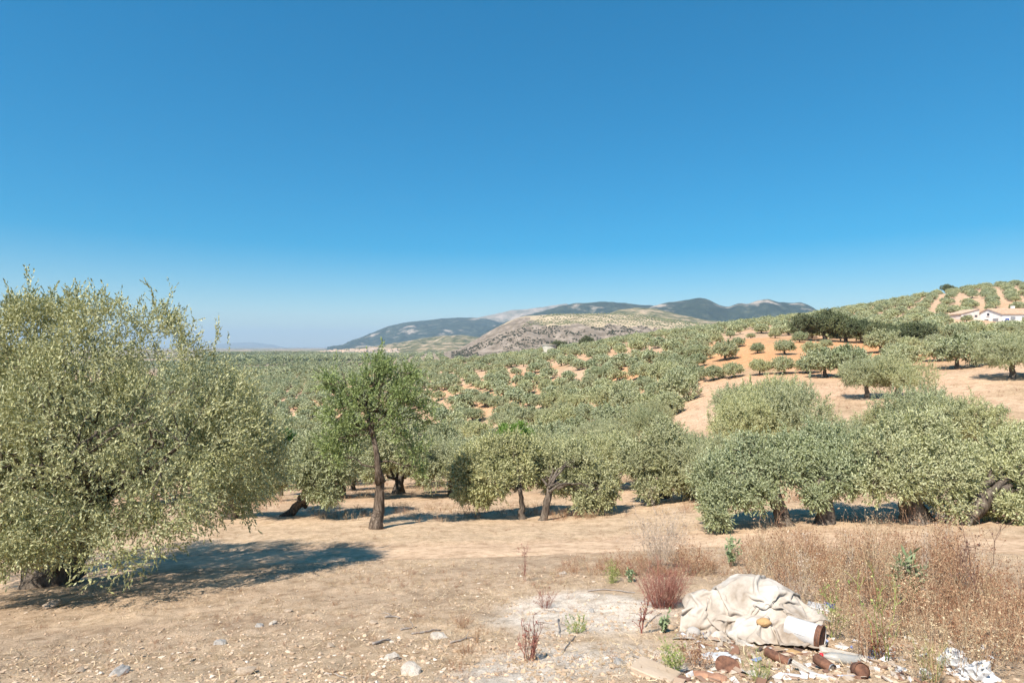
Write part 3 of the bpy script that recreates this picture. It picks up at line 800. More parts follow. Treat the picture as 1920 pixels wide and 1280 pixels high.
put(1140, 0, .85, 'olive directly behind the right slim-trunked olive', D=27)
put(1060, 0, .85, 'olive directly behind the gap of the twin slim-trunked olives', D=27)
put(895, 0, .8, 'small olive behind the left slim-trunked olive', D=33)
put(572, 0, .72, 'olive behind the leaning dark trunk, beside the dark green tree', D=27)
put(640, 0, .9, 'olive behind the left half of the green almond', D=28)
for k, (a, b, s) in enumerate(((1370, 633, .55), (1408, 633, .42), (1453, 637, .5), (1499, 645, .55), (1383, 652, .55), (1421, 662, .52), (1472, 665, .72), (1345, 648, .6), (1361, 674, .95), (1523, 668, .7), (1549, 655, .45))):
    put(a, b, s, 'small round olive on the bare orange knoll, %s from left' % 'first second third fourth fifth sixth seventh eighth ninth tenth eleventh'.split()[sorted([1370, 1408, 1453, 1499, 1383, 1421, 1472, 1345, 1361, 1523, 1549]).index(a)], 'young olives on the orange knoll')
for k, (a, b, s, lab) in enumerate(((1262, 722, .85, 'olive at the left corner of the tan field, beside the pink soil gap'), (1300, 716, .62, 'first olive of the row dividing tan field from orange knoll, counted from left'), (1338, 712, .62, 'second olive of the row dividing tan field from orange knoll'), (1376, 707, .62, 'third olive of the row dividing tan field from orange knoll'),
        (1425, 702, .62, 'fourth olive of the row dividing tan field from orange knoll'), (1470, 700, .62, 'fifth olive of the row dividing tan field from orange knoll'), (1512, 698, .62, 'last olive of the row dividing tan field from orange knoll'))):
    put(a, b, s, lab, 'olives between tan field and orange knoll')
HOUSE_XY = (0.836 * 190, 190.0)
OAKS = [(1512, 640, 1.0), (1545, 638, 1.15), (1585, 641, 1.05), (1615, 643, .85), (1655, 650, .75), (1690, 655, .8), (1718, 655, .8)]
OAKXY = [ground_hit(a, b) for a, b, s in OAKS]

OCC += [(0.0018 * 44, 44.0, 3.0), ((522 - CX) / F * 31, 31.0, 2.4), ((1877 - CX) / F * 36, 36.0, 2.0)]
cand = []
def grid(x0, x1, y0, y1, da, db, ang, jit, test, s0, seed):
    g = np.random.default_rng(seed)
    ca, sa = math.cos(R(ang)), math.sin(R(ang))
    n = int(max(x1 - x0, y1 - y0) * 1.5 / min(da, db)) // 2 + 2
    cx, cy_ = (x0 + x1) / 2, (y0 + y1) / 2
    for i in range(-n, n + 1):
        for j in range(-n, n + 1):
            a, b = i * da + g.normal() * jit, j * db + g.normal() * jit
            x, y = cx + a * ca - b * sa, cy_ + a * sa + b * ca
            if x0 < x < x1 and y0 < y < y1 and test(x, y):
                cand.append((x, y, s0 * (0.82 + 0.36 * g.random())))
def view(x, y, m=60):
    p = CX + F * x / max(y, 1)
    return -m < p < 1920 + m
def zone(x, y):
    p = CX + F * x / y
    if y < 24.5 or not view(x, y): return 0
    hillside = y > (320 if p < 700 else 118 if p > 1000 else 150)
    return 2 if hillside else 1
bf, kn = BARE_FIELD, KNOLL
def ok1(x, y):
    return zone(x, y) == 1 and not inpoly(x, y, bf) and not inpoly(x, y, kn) and not covered(x, y, .6) and not (y < 36 and CX + F * x / y > 1270)
def ok2(x, y):
    p = CX + F * x / y
    return zone(x, y) == 2 and not inpoly(x, y, kn) and y < 470 and all((x - a) ** 2 + (y - b) ** 2 > 30 for a, b in OAKXY) and not (HOUSE_XY[0] - 12 < x < HOUSE_XY[0] + 30 and HOUSE_XY[1] - 7 < y < HOUSE_XY[1] + 22)
grid(-200, 110, 24, 325, 5.0, 5.3, 18, .7, ok1, .80, 71)
grid(-60, 430, 100, 470, 7.3, 4.9, -38, 1.15, ok2, .82, 72)
g = np.random.default_rng(9)
def gapn(x, y): return float(fbm(x / 9.0, y / 9.0, 3, 90))
CLEAR = [([(935, 750), (992, 750), (992, 788), (935, 788)], 44), ([(506, 762), (560, 762), (560, 812), (506, 812)], 28), ([(1335, 625), (1600, 630), (1640, 660), (1560, 680), (1480, 682), (1400, 678), (1340, 672)], 92), ([(1295, 728), (1395, 724), (1395, 790), (1310, 785)], 40), ([(1515, 708), (1640, 712), (1640, 780), (1530, 792)], 36), ([(1800, 582), (1925, 578), (1925, 595), (1800, 595)], 183), ([(1745, 694), (1925, 690), (1925, 800), (1845, 790), (1840, 730)], 34)]
def blocks(c):
    x, y, s = c
    z = float(Hn(x, y))
    for poly, dmin in CLEAR:
        if y < dmin + (14 if 80 < dmin < 120 else 6):
            for dx in (-1.7, 0, 1.7):
                for hz in (3.9, 3.0):
                    a, b = proj(x + dx * s, y, z + hz * s)
                    if bool(inpoly(a, b, poly)): return True
    return False
def gaplim(c):
    p = CX + F * c[0] / c[1]
    if c[1] < 66: return .5
    if p < 840: return .40
    if p < 1330: return .42 if c[1] < 112 else .10
    return .06 if p < 1500 else .20
cand = [c for c in cand if g.random() > 0.04 and not gapn(c[0], c[1]) > gaplim(c) and not blocks(c)]
def size_in_view(c): return c[2] / c[1]
def hidden(c):            # behind a crest or far out of frame
    x, y, s = c
    z = float(Hn(x, y)) + 4 * s
    d = np.linspace(8, y * 0.97, 160)
    return bool(np.any(H0(x / y * d, d) > z / y * d))
cand = [c for c in cand if not hidden(c)]
cand.sort(key=lambda c: -size_in_view(c))
N_IND = 300 - len(PLACED) - 12
def zone_label(x, y):
    p = CX + F * x / y
    if y < 60:
        row = 'nearest rows' if y < 40 else 'second belt of rows'
        if p < 620: return 'olive in the %s left of the green almond' % row
        if p < 880: return 'olive in the %s behind the green almond' % row
        if p < 1180: return 'olive in the %s behind the slim-trunked olives' % row
        if p < 1500: return 'olive in the %s left of the tan field' % row
        return 'olive in the %s beside the tan field' % row
    if p < 620: return 'grey green olive in the far valley grove, left of the almond crown'
    if p < 900: return 'grey green olive in the far valley grove, right of the almond crown'
    if p < 1180: return 'olive on the slope between the valley and the two lone dark oaks'
    if p < 1340: return 'olive on the slope left of the orange knoll'
    if p < 1500: return 'olive between the tan field and the orange knoll'
    return 'olive on the slope between the tan field and the dark oak row'
for x, y, s in cand[:N_IND]:
    PLACED.append([x, y, s, zone_label(x, y), None, 'auto'])
REST = cand[N_IND:]
ORD = 'first second third fourth fifth sixth seventh eighth ninth tenth eleventh twelfth thirteenth fourteenth fifteenth sixteenth seventeenth eighteenth nineteenth twentieth'.split()
for lab in {p[3] for p in PLACED}:                # small groups: tell each tree by its order from the left
    same = sorted((p for p in PLACED if p[3] == lab), key=lambda p: p[0] / p[1])
    if 1 < len(same) <= 20:
        for k, p in enumerate(same):
            p[4] = p[4] or lab.replace('olive', 'olives', 1); p[3] = lab + ', %s from left' % ORD[k]
    elif len(same) > 20:
        for p in same: p[4] = p[4] or lab.replace('olive', 'olives', 1)
g = np.random.default_rng(10)
for x, y, s, lab, grp, kind in PLACED:
    V_ = NEAR if y < 48 else MIDV
    tm, cm = V_[int(g.integers(len(V_)))]
    plant_tree('olive_tree', lab, 'olive tree', P3(x, y), tm, cm, float(g.random() * 6.28), s, grp, s * (0.9 + 0.2 * g.random()))

# --- trees of other kinds
def other(name, label, cat, px, py, h, w, mat, n, seed, D=None, nspray=1500, ll=.13, lw=.04, group=None):
    x, y = ground_hit(px, py) if D is None else ((px - CX) / F * D, D)
    tm, cm = variant(seed, nspray, 9, ll, lw, .4, mat, h=h, w=w, n=n, rb=.12)
    OCC.append((x, y, w * .5))
    return plant_tree(name, label, cat, P3(x, y), tm, cm, 0, 1, group)
other('fig_tree', 'bright yellow green tree among the grey olives, above the slim-trunked pair', 'tree', 962, 0, 5.7, 3.3, 'bright', 9, 61, D=44)
other('leafy_tree', 'deep green leafy tree beside the right flank of the huge olive', 'tree', 530, 0, 4.7, 2.4, 'ivy', 8, 62, D=31)
other('sapling', 'tiny lone olive sapling on the tan field at the right', 'sapling', 1877, 786, 1.15, .9, 'olive', 5, 63, nspray=140, ll=.09, lw=.018)
for k, ((a, b, s), (x, y)) in enumerate(zip(OAKS, OAKXY)):
    tm, cm = OAKV[k % 3]
    lab = ('leftmost dark holm oak of the clump right of the orange knoll', 'tall dark holm oak, second in the clump right of the knoll', 'dark holm oak, third in the clump right of the knoll', 'smaller dark holm oak at the right end of the knoll clump',
           'leftmost low dark oak of the row below the white farmhouse', 'middle low dark oak of the row below the white farmhouse', 'rightmost low dark oak of the row below the white farmhouse')[k]
    plant_tree('holm_oak', lab, 'oak tree', P3(x, y), tm, cm, k * 1.3, s, 'dark oaks on the hillside')
for k, (a, b, D, lab) in enumerate(((1048, 645, 238, 'left of the two lone dark oaks on the slope skyline'), (1099, 641, 246, 'right of the two lone dark oaks on the slope skyline'), (1777, 540, 345, 'dark round oak on the hill top above the white farmhouse'))):
    x = (a - CX) / F * D
    tm, cm = OAKV[k]
    plant_tree('holm_oak', lab, 'oak tree', P3(x, D), tm, cm, k, 1.0 if k < 2 else 1.1, 'lone oaks on the skyline')

# --- the rest of the groves, past the three hundred individual trees: one object each, instanced
def merged(tm, cm, name):
    o = bpy.data.objects.new(name, cm)
    return o
def far_variant(seed, mat, n, ll, lw, h, w):
    L = generic_lobes(seed, h, w, 12)
    V, Q = crown_arrays(L, n, 4, ll, lw, .5, seed, lump=.45, clump=.8, gap=.1)
    G = Geo().tube([(0, 0, -.4), (0, 0, h * .25), (0.1, 0, h * .5)], [.22, .18, .12], 6)
    V2, Q2, T2 = G.arrays()
    Qa = np.concatenate([Q, Q2 + len(V)])
    me = fast_mesh('far_tree', np.concatenate([V, V2]), Qa, [MAT[mat], MAT['bark']], T2 + len(V), matidx=[0] * len(Q) + [1] * (len(Q2) + len(T2)))
    return bpy.data.objects.new('far_tree', me)
def scatter(name, pts, scl, rot, protos, kind='stuff', label=None, cat=None):
    me = bpy.data.meshes.new(name)
    me.from_pydata([tuple(map(float, p)) for p in pts], [], [])
    gs = np.random.default_rng(len(pts))
    for nm, typ, val in (('scl', 'FLOAT', scl), ('rot', 'FLOAT', rot), ('idx', 'INT', gs.integers(0, len(protos), len(pts)))):
        a = me.attributes.new(nm, typ, 'POINT')
        a.data.foreach_set('value', np.asarray(val, np.int32 if typ == 'INT' else np.float32))
    o = link(name, me)
    nt = bpy.data.node_groups.new(name, 'GeometryNodeTree')
    nt.interface.new_socket('Geometry', in_out='INPUT', socket_type='NodeSocketGeometry')
    nt.interface.new_socket('Geometry', in_out='OUTPUT', socket_type='NodeSocketGeometry')
    gi, go = nt.nodes.new('NodeGroupInput'), nt.nodes.new('NodeGroupOutput')
    iop = nt.nodes.new('GeometryNodeInstanceOnPoints')
    jn = nt.nodes.new('GeometryNodeJoinGeometry')
    for pr in reversed(protos):
        oi = nt.nodes.new('GeometryNodeObjectInfo'); oi.inputs['Object'].default_value = pr
        oi.inputs['As Instance'].default_value = True
        nt.links.new(oi.outputs['Geometry'], jn.inputs[0])
    def attr(nm, typ):
        n = nt.nodes.new('GeometryNodeInputNamedAttribute'); n.data_type = typ; n.inputs['Name'].default_value = nm
        return n.outputs[0]
    nt.links.new(gi.outputs[0], iop.inputs['Points'])
    nt.links.new(jn.outputs[0], iop.inputs['Instance'])
    iop.inputs['Pick Instance'].default_value = True
    nt.links.new(attr('idx', 'INT'), iop.inputs['Instance Index'])
    cb = nt.nodes.new('ShaderNodeCombineXYZ'); nt.links.new(attr('rot', 'FLOAT'), cb.inputs[2])
    er = nt.nodes.new('FunctionNodeEulerToRotation'); nt.links.new(cb.outputs[0], er.inputs[0])
    nt.links.new(er.outputs[0], iop.inputs['Rotation'])
    nt.links.new(attr('scl', 'FLOAT'), iop.inputs['Scale'])
    nt.links.new(iop.outputs[0], go.inputs[0])
    md = o.modifiers.new('scatter', 'NODES'); md.node_group = nt
    o['kind'] = 'stuff'
    if label: o['label'] = label
    if cat: o['category'] = cat
    return o
FARV = [far_variant(400 + k, 'olive_far', 460, .42, .13, 3.7, 4.7) for k in range(3)]
TINY = [far_variant(420 + k, 'olive_far', 60, 1.1, .42, 3.4, 4.6) for k in range(2)]
SHRUB = [far_variant(430 + k, 'scrub', 60, .8, .36, 2.0, 3.0) for k in range(2)]
def zs(P): return np.stack([P[:, 0], P[:, 1], Hn(P[:, 0], P[:, 1])], -1)
Rr = np.array(REST)
scatter('olive_grove', zs(Rr[:, :2]), Rr[:, 2], np.random.default_rng(1).random(len(Rr)) * 6.28, FARV, label='far rows of small olive trees covering the hillsides', cat='grove')
# valley floor beyond: small trees in rows
cand = []
def okv(x, y):
    p = CX + F * x / y
    if not (300 < p < 1000) or y < 325 or not view(x, y): return False
    return float(fbm(x / 130, y / 70, 2, 95)) > -0.28
grid(-480, 40, 325, 780, 9.5, 8.0, 12, .6, okv, .85, 75)
VP = np.array([c for c in cand])
scatter('valley_orchard', zs(VP[:, :2]), VP[:, 2], np.random.default_rng(2).random(len(VP)) * 6.28, TINY, label='tiny olives dotted over the far valley floor', cat='orchard')
cand = []
def okv2(x, y):
    p = CX + F * x / y
    return 380 < p < 900 and float(fbm(x / 330, y / 160, 3, 97)) > 0.0
grid(-1200, 0, 790, 2000, 20, 17, 8, 1.5, okv2, 1.7, 76)
VP = np.array([c for c in cand])
scatter('plain_tree_belt', zs(VP[:, :2]), VP[:, 2], np.random.default_rng(3).random(len(VP)) * 6.28, TINY, label='dark tree belts and orchards on the distant plain', cat='orchard')
# cliff hill: scrub on the rock, orchard rows on the plateau
nv = CLV.shape[1]
gq = np.random.default_rng(77)
pts = []
for k in range(5200):
    i, j = gq.integers(8, CLV.shape[0] - 8), gq.integers(int(nv * .03), int(nv * .34))
    a = CLV[i, j] * .5 + CLV[i, j + 1] * .5
    if fbm(a[0] / 40, a[1] / 40, 2, 5) > -0.15: pts.append(a)
pts = np.array(pts)
scatter('cliff_scrub', pts, 0.4 + .6 * gq.random(len(pts)), gq.random(len(pts)) * 6.28, SHRUB, label='dark scrub clinging to the rocky cliff', cat='scrub')
pts = []
for i in np.linspace(70, CLV.shape[0] - 12, 88):
    for jj, j in enumerate(np.linspace(nv * .36, nv * .725, 24)):
        i_ = min(i + jj * (1.1 if i < 190 else -.9) , CLV.shape[0] - 14)
        i0, j0 = int(i_), int(j)
        fi, fj = i_ - i0, j - j0
        a = (CLV[i0, j0] * (1 - fi) + CLV[i0 + 1, j0] * fi) * (1 - fj) + (CLV[i0, j0 + 1] * (1 - fi) + CLV[i0 + 1, j0 + 1] * fi) * fj
        pts.append(a + np.array((gq.normal() * .4, gq.normal() * .6, 0)))
pts = np.array(pts)
scatter('plateau_orchard', pts, 0.5 + .2 * gq.random(len(pts)), gq.random(len(pts)) * 6.28, TINY, label='orchard rows on the plateau above the cliff', cat='orchard')

# ------------------------------------------------------------------ farmhouse on the hillside
MAT['wall'] = simple_mat('whitewash', (0.70, 0.69, 0.68), (0.82, 0.81, 0.80), 0.8, 0.9, 0.01)
MAT['wall2'] = simple_mat('stained_whitewash', (0.52, 0.44, 0.40), (0.74, 0.68, 0.64), 0.9, 0.9, 0.01)
MAT['tile'] = simple_mat('clay_roof_tile', (0.42, 0.27, 0.18), (0.60, 0.45, 0.33), 1.4, 0.9, 0.01)
MAT['shutter'] = simple_mat('grey_shutter', (0.20, 0.21, 0.23), (0.30, 0.31, 0.33), 3, 0.6, 0)
MAT['darkglass'] = simple_mat('dark_opening', (0.03, 0.035, 0.045), (0.07, 0.075, 0.09), 3, 0.3, 0, 0.5)
MAT['blue'] = simple_mat('blue_plastic', (0.03, 0.05, 0.24), (0.05, 0.08, 0.34), 3, 0.5, 0)

def gable_house():
    x0, y0 = HOUSE_XY
    gz = float(Hn(x0 + 6, y0 + 4)) - .9
    root = empty('farmhouse', (x0, y0, gz))
    tag(root, 'white farmhouse with clay tile roof on the hillside at far right', 'house')
    L, W, h, rid = 20.0, 11.5, 3.2, 2.0
    g = Geo()
    V = [(0, 0, -2), (L, 0, -2), (L, W, -2), (0, W, -2), (0, 0, h), (L, 0, h), (L, W, h), (0, W, h), (0, W / 2, h + rid), (L, W / 2, h + rid)]
    g.add(V, [(0, 1, 5, 4), (2, 3, 7, 6)], [(0, 4, 3), (4, 7, 3), (4, 8, 7), (1, 2, 5), (2, 6, 5), (5, 6, 9)])
    link('wall', g.mesh('wall', MAT['wall']), root)
    g = Geo()
    e = .35
    for s in (0, 1):
        ya, za = (-e, h - e * rid / (W / 2)) if s == 0 else (W + e, h - e * rid / (W / 2))
        V = [(-e, ya, za + .02), (L + e, ya, za + .02), (L + e, W / 2, h + rid + .02), (-e, W / 2, h + rid + .02)]
        V += [(a, b, c + .16) for a, b, c in V]
        g.add(V, [(0, 3, 2, 1), (4, 5, 6, 7), (0, 1, 5, 4), (1, 2, 6, 5), (3, 0, 4, 7)] if s == 0 else [(0, 1, 2, 3), (4, 7, 6, 5), (0, 4, 5, 1), (1, 5, 6, 2), (3, 7, 4, 0)])
    n = 46
    for i in range(n):          # barrel tile ribs on the front slope
        xx = -e + (L + 2 * e) * (i + .5) / n
        g.tube([(xx, -e, h - e * rid / (W / 2) + .20), (xx, W / 2, h + rid + .2)], [.09, .09], 6)
    rf = link('roof', g.mesh('roof', MAT['tile']), root)
    link('chimney', Geo().box(9, 9.8, W / 2 + 1, W / 2 + 1.8, h + 1, h + rid + 1.1).mesh('chimney', MAT['wall']), rf)
    def win(face, a, z, w, hh, m='shutter'):
        g, f = Geo(), Geo()
        if face == 'front':
            g.box(a, a + w, -.06, .05, z, z + hh); f.box(a - .15, a + w + .15, -.16, -.05, z - .18, z - .02)
        else:
            g.box(-.06, .05, a, a + w, z, z + hh); f.box(-.16, -.05, a - .15, a + w + .15, z - .18, z - .02)
        o = link('window', g.mesh('window', MAT[m]), root)
        link('sill', f.mesh('sill', MAT['wall']), o)
    win('front', 2.6, .9, 1.6, 1.5); win('front', 6.2, .9, 1.2, 1.5); win('front', 10.5, .9, 1.4, 1.5); win('front', 14.5, .9, 1.4, 1.5)
    win('end', 5.2, 2.9, .9, .9, 'darkglass'); win('end', 5.6, .3, 1.6, 1.4, 'darkglass'); win('end', 1.6, .7, 2.2, 1.2)
    link('door', Geo().box(8.4, 9.5, -.06, .05, -.2, 2.1).mesh('door', MAT['shutter']), root)
    # lean-to
    a = empty('barn', (x0 - 6.5, y0 + 9, float(Hn(x0 - 4, y0 + 11))))
    tag(a, 'low outbuilding with sloping clay roof left of the white farmhouse', 'outbuilding')
    g = Geo().add([(0, 0, -2), (6.2, 0, -2), (6.2, 7, -2), (0, 7, -2), (0, 0, 1.7), (6.2, 0, 3.3), (6.2, 7, 3.3), (0, 7, 1.7)], [(0, 1, 5, 4), (1, 2, 6, 5), (2, 3, 7, 6), (3, 0, 4, 7)])
    link('wall', g.mesh('wall', MAT['wall2']), a)
    V = [(-.4, -.3, 1.62), (6.25, -.3, 3.34), (6.25, 7.3, 3.34), (-.4, 7.3, 1.62)]
    V += [(p, q, r + .16) for p, q, r in V]
    g = Geo().add(V, [(0, 3, 2, 1), (4, 5, 6, 7), (0, 1, 5, 4), (1, 2, 6, 5), (2, 3, 7, 6), (3, 0, 4, 7)])
    link('roof', g.mesh('roof', MAT['tile']), a)
    for k in range(3):
        link('window', Geo().box(.8 + 1.9 * k, 1.7 + 1.9 * k, -.05, .05, .6, 1.3).mesh('window', MAT['darkglass']), a)
    g = Geo().tube([(0, 0, 0), (0, 0, .1), (0, 0, 1.2), (0, 0, 1.3)], [.45, .5, .5, .42], 14)
    tx, ty = x0 + .2, y0 - 1.6
    t = empty('water_drum', (tx, ty, float(Hn(tx, ty)) + .1))
    link('drum', g.mesh('drum', MAT['blue'], True), t)
    link('lid', Geo().tube([(0, 0, 1.3), (0, 0, 1.38)], [.36, .34], 14).mesh('lid', MAT['blue'], True), t)
    tag(t, 'blue drum in front of the white farmhouse wall', 'drum')
gable_house()

def water_tank():
    D = 232.0
    x = (1030 - CX) / F * D
    r = empty('water_tank', P3(x, D))
    m = simple_mat('pale_concrete', (0.42, 0.40, 0.34), (0.55, 0.53, 0.46), 1, 0.9, 0.01)
    link('body', Geo().tube([(0, 0, -1), (0, 0, 3.6)], [2.7, 2.7], 24).mesh('body', m), r)
    link('rim', Geo().tube([(0, 0, 3.6), (0, 0, 3.85)], [3.0, 3.0], 24).mesh('rim', m), r)
    tag(r, 'pale concrete water tank among olives left of the two lone oaks', 'water tank')
water_tank()

def village():
    g = np.random.default_rng(3)
    G, Rf = Geo(), Geo()
    mats = [simple_mat('village_plaster', (0.36, 0.30, 0.25), (0.60, 0.54, 0.48), .05, .9, 0), MAT['tile']]
    for k in range(190):
        px = 600 + 150 * g.random() ** 1.2
        j = g.integers(3, 17)
        i = int(np.argmin(np.abs(CX + F * FOOTV[:, j, 0] / FOOTV[:, j, 1] - px)))
        p = FOOTV[i, j] + np.array((g.normal() * 12, g.normal() * 12, 0))
        w, d, h = 7 + 9 * g.random(), 7 + 6 * g.random(), 3.5 + 3 * g.random()
        G.box(p[0] - w / 2, p[0] + w / 2, p[1] - d / 2, p[1] + d / 2, p[2] - 6, p[2] + h)
        z = p[2] + h
        Rf.add([(p[0] - w / 2 - .4, p[1] - d / 2 - .4, z + .02), (p[0] + w / 2 + .4, p[1] - d / 2 - .4, z + .02), (p[0] + w / 2 + .4, p[1] + d / 2 + .4, z + .02), (p[0] - w / 2 - .4, p[1] + d / 2 + .4, z + .02), (p[0] - w / 2 - .4, p[1], z + 2.2), (p[0] + w / 2 + .4, p[1], z + 2.2)],
               [(0, 1, 5, 4), (2, 3, 4, 5)], [(0, 4, 3), (1, 2, 5)])
    V, Q, T = G.arrays(); V2, Q2, T2 = Rf.arrays()
    me = fast_mesh('village', np.concatenate([V, V2]), np.concatenate([Q, Q2 + len(V)]), mats, T2 + len(V), matidx=[0] * len(Q) + [1] * (len(Q2) + len(T2)))
    o = link('village', me)
    o['kind'] = 'stuff'; o['label'] = 'distant village of pale houses at the foot of the mountain'; o['category'] = 'village'
village()

# ------------------------------------------------------------------ foreground: stones, sticks, litter
def blob_mesh(name, seed, mat, rough=.28, flat=.6, sub=2, freq=1.3, smooth=False, size=(1, 1, 1)):
    bm = bmesh.new()
    bmesh.ops.create_icosphere(bm, subdivisions=sub, radius=1)
    me = bpy.data.meshes.new(name)
    P = np.array([v.co[:] for v in bm.verts])
    k = 1 + rough * fbm(P[:, 0] * freq + seed, P[:, 1] * freq + P[:, 2] * 1.7 * freq, 3, seed)
    P = P * k[:, None] * np.array([1, .8, flat]) * np.array(size)
    for v, p in zip(bm.verts, P): v.co = p
    for f in bm.faces: f.smooth = smooth
    bm.to_mesh(me); bm.free()
    me.materials.append(mat)
    return me
MAT['stone'] = simple_mat('limestone', (0.36, 0.27, 0.19), (0.52, 0.41, 0.31), 2.2, 0.95, 0.02)
MAT['palestone'] = simple_mat('white_stone', (0.46, 0.39, 0.32), (0.62, 0.55, 0.47), 2.2, 0.9, 0.02)
MAT['greystone'] = simple_mat('grey_stone', (0.30, 0.28, 0.26), (0.50, 0.46, 0.42), 3, 0.95, 0.02)
MAT['hollow_shade_panel'] = simple_mat('can_hollow_shade_and_panel', (0.12, 0.12, 0.13), (0.22, 0.22, 0.23), 3, 0.9, 0.02)
MAT['terracotta'] = simple_mat('broken_terracotta', (0.28, 0.14, 0.09), (0.45, 0.26, 0.17), 5, 0.95, 0.02)
MAT['foam'] = simple_mat('yellowed_foam', (0.42, 0.25, 0.11), (0.52, 0.34, 0.17), 5, 0.95, 0.02)
MAT['cloth'] = simple_mat('dirty_white_sheet', (0.25, 0.19, 0.14), (0.45, 0.39, 0.33), 3.4, 0.95, 0.012, 0.1, c3=(0.56, 0.51, 0.455))
MAT['rust'] = simple_mat('rusty_tin', (0.07, 0.035, 0.025), (0.24, 0.115, 0.07), 22, 0.85, 0.006, 0.3)
MAT['tin'] = simple_mat('dull_tin', (0.30, 0.29, 0.28), (0.52, 0.51, 0.50), 14, 0.4, 0.002, 0.5, metallic=0.7)
MAT['enamel'] = simple_mat('scuffed_white_paint', (0.46, 0.43, 0.40), (0.60, 0.59, 0.585), 9, 0.5, 0.002, 0.4)
MAT['wood'] = simple_mat('weathered_wood', (0.36, 0.31, 0.26), (0.60, 0.54, 0.46), 12, 0.95, 0.01)
MAT['greystick'] = simple_mat('grey_stick', (0.20, 0.17, 0.15), (0.42, 0.37, 0.33), 12, 0.95, 0.01)
MAT['plastic'] = simple_mat('white_plastic_film', (0.46, 0.45, 0.44), (0.64, 0.63, 0.63), 9, 0.5, 0.004, 0.4)
MAT['red'] = simple_mat('red_plastic', (0.55, 0.02, 0.03), (0.75, 0.04, 0.05), 5, 0.4, 0)
MAT['rubber'] = simple_mat('black_rubber', (0.02, 0.02, 0.022), (0.05, 0.05, 0.055), 8, 0.8, 0.004)

STONE_ME = [blob_mesh('stone', 10 + k, MAT[('stone', 'palestone', 'stone', 'greystone')[k]], .6, .42, 2, 1.9) for k in range(4)]
def stone(px, py, size, k, label, group=None, name='stone', rz=0.0):
    x, y = ground_hit(px, py)
    o = link(name, STONE_ME[k])
    o.location = P3(x, y, size * .22)
    size *= .8
    o.scale = (size, size, size); o.rotation_euler = (0, 0, rz)
    tag(o, label, 'stone', group)
for args in ((1055, 1077, .075, 1, 'round white stone at the back edge of the pale dust patch'), (512, 1172, .05, 1, 'small bright white stone alone on the brown stubble'), (95, 1140, .14, 0, 'flat yellowish stone in the shadow of the huge olive'),
             (412, 1206, .07, 3, 'grey cube-like stone on the gravel at lower left'), (225, 1264, .085, 3, 'greyish flat stone at the bottom left of the frame'), (150, 1262, .05, 0, 'tan stone left of the greyish flat one at bottom left'),
             (820, 1196, .09, 1, 'large pale stone left of the dust patch'), (700, 1172, .06, 0, 'tan stone beside the grey stick left of the dust patch'), (770, 1255, .10, 1, 'flat white slab-like stone at bottom centre'), (735, 1232, .07, 1, 'pale stone just above the flat white one at bottom centre'),
             (486, 1176, .055, 3, 'dull grey stone just left of the bright white stone'), (1050, 1257, .05, 0, 'tan angular stone below the red dry stems at centre'), (1085, 1232, .04, 3, 'small grey stone in the middle of the dust patch'),
             (1110, 1148, .045, 3, 'grey stone beside the small thorny bush on the dust'), (540, 1148, .06, 0, 'flat tan stone on the stubble above the bright white one'), (460, 1262, .08, 0, 'broad tan stone at the bottom edge left of centre'),
             (1390, 1215, .06, 1, 'white stone in front of the torn sheet'), (1345, 1215, .045, 0, 'tan stone in front of the left fold of the sheet'), (1410, 1190, .05, 3, 'grey stone touching the front fold of the sheet'), (620, 1215, .05, 0, 'tan stone half way between the white stone and the dust'), (1160, 1250, .05, 3, 'dark grey oval stone at the bottom of the dust patch')):
    stone(*args, rz=random.random() * 6)

def gravel():
    """loose pebbles too many to count"""
    g = np.random.default_rng(55)
    bm = bmesh.new(); bmesh.ops.create_icosphere(bm, subdivisions=1, radius=1)
    B = np.array([v.co[:] for v in bm.verts]); Fc = np.array([[v.index for v in f.verts] for f in bm.faces]); bm.free()
    n = 16000
    r = np.exp(np.log(3.2) + (np.log(13.0) - np.log(3.2)) * g.random(n) ** 1.25)
    th = np.radians(-47 + 94 * g.random(n))
    x, y = np.sin(th) * r, np.cos(th) * r
    ok = (seg_dist(x, y, TRACK) > 1.25) | (g.random(n) < .12)
    ok &= (fbm(x / .8, y / .8, 3, 88) > -0.25 + 0.5 * (r > 7) * g.random(n))
    x, y = x[ok], y[ok]; n = len(x)
    s = 0.005 + 0.014 * g.random(n) ** 3.2 + .006 * (g.random(n) > .95) + .010 * (g.random(n) > .99)
    z = Hn(x, y) + s * .22
    m, nt, bs, _ = newmat('pebble_mix')
    gn = nt.nodes.new('ShaderNodeObjectInfo')
    nt.links.new(ramp(nt, [(0, (0.32, 0.225, 0.15)), (.5, (0.47, 0.34, 0.23)), (.88, (0.55, 0.42, 0.30)), (1, (0.66, 0.57, 0.47))], gn.outputs['Random']), bs.inputs['Base Color'])
    bs.inputs['Roughness'].default_value = .95
    protos = []
    for k in range(8):
        J = B * (1 + .32 * g.normal(size=(len(B), 1))) * np.array([1.2, .85, .6])
        protos.append(bpy.data.objects.new('pebble', fast_mesh('pebble', J, None, m, Fc)))
    scatter('gravel', np.stack([x, y, z], -1), s, g.random(n) * 6.28, protos)
gravel()

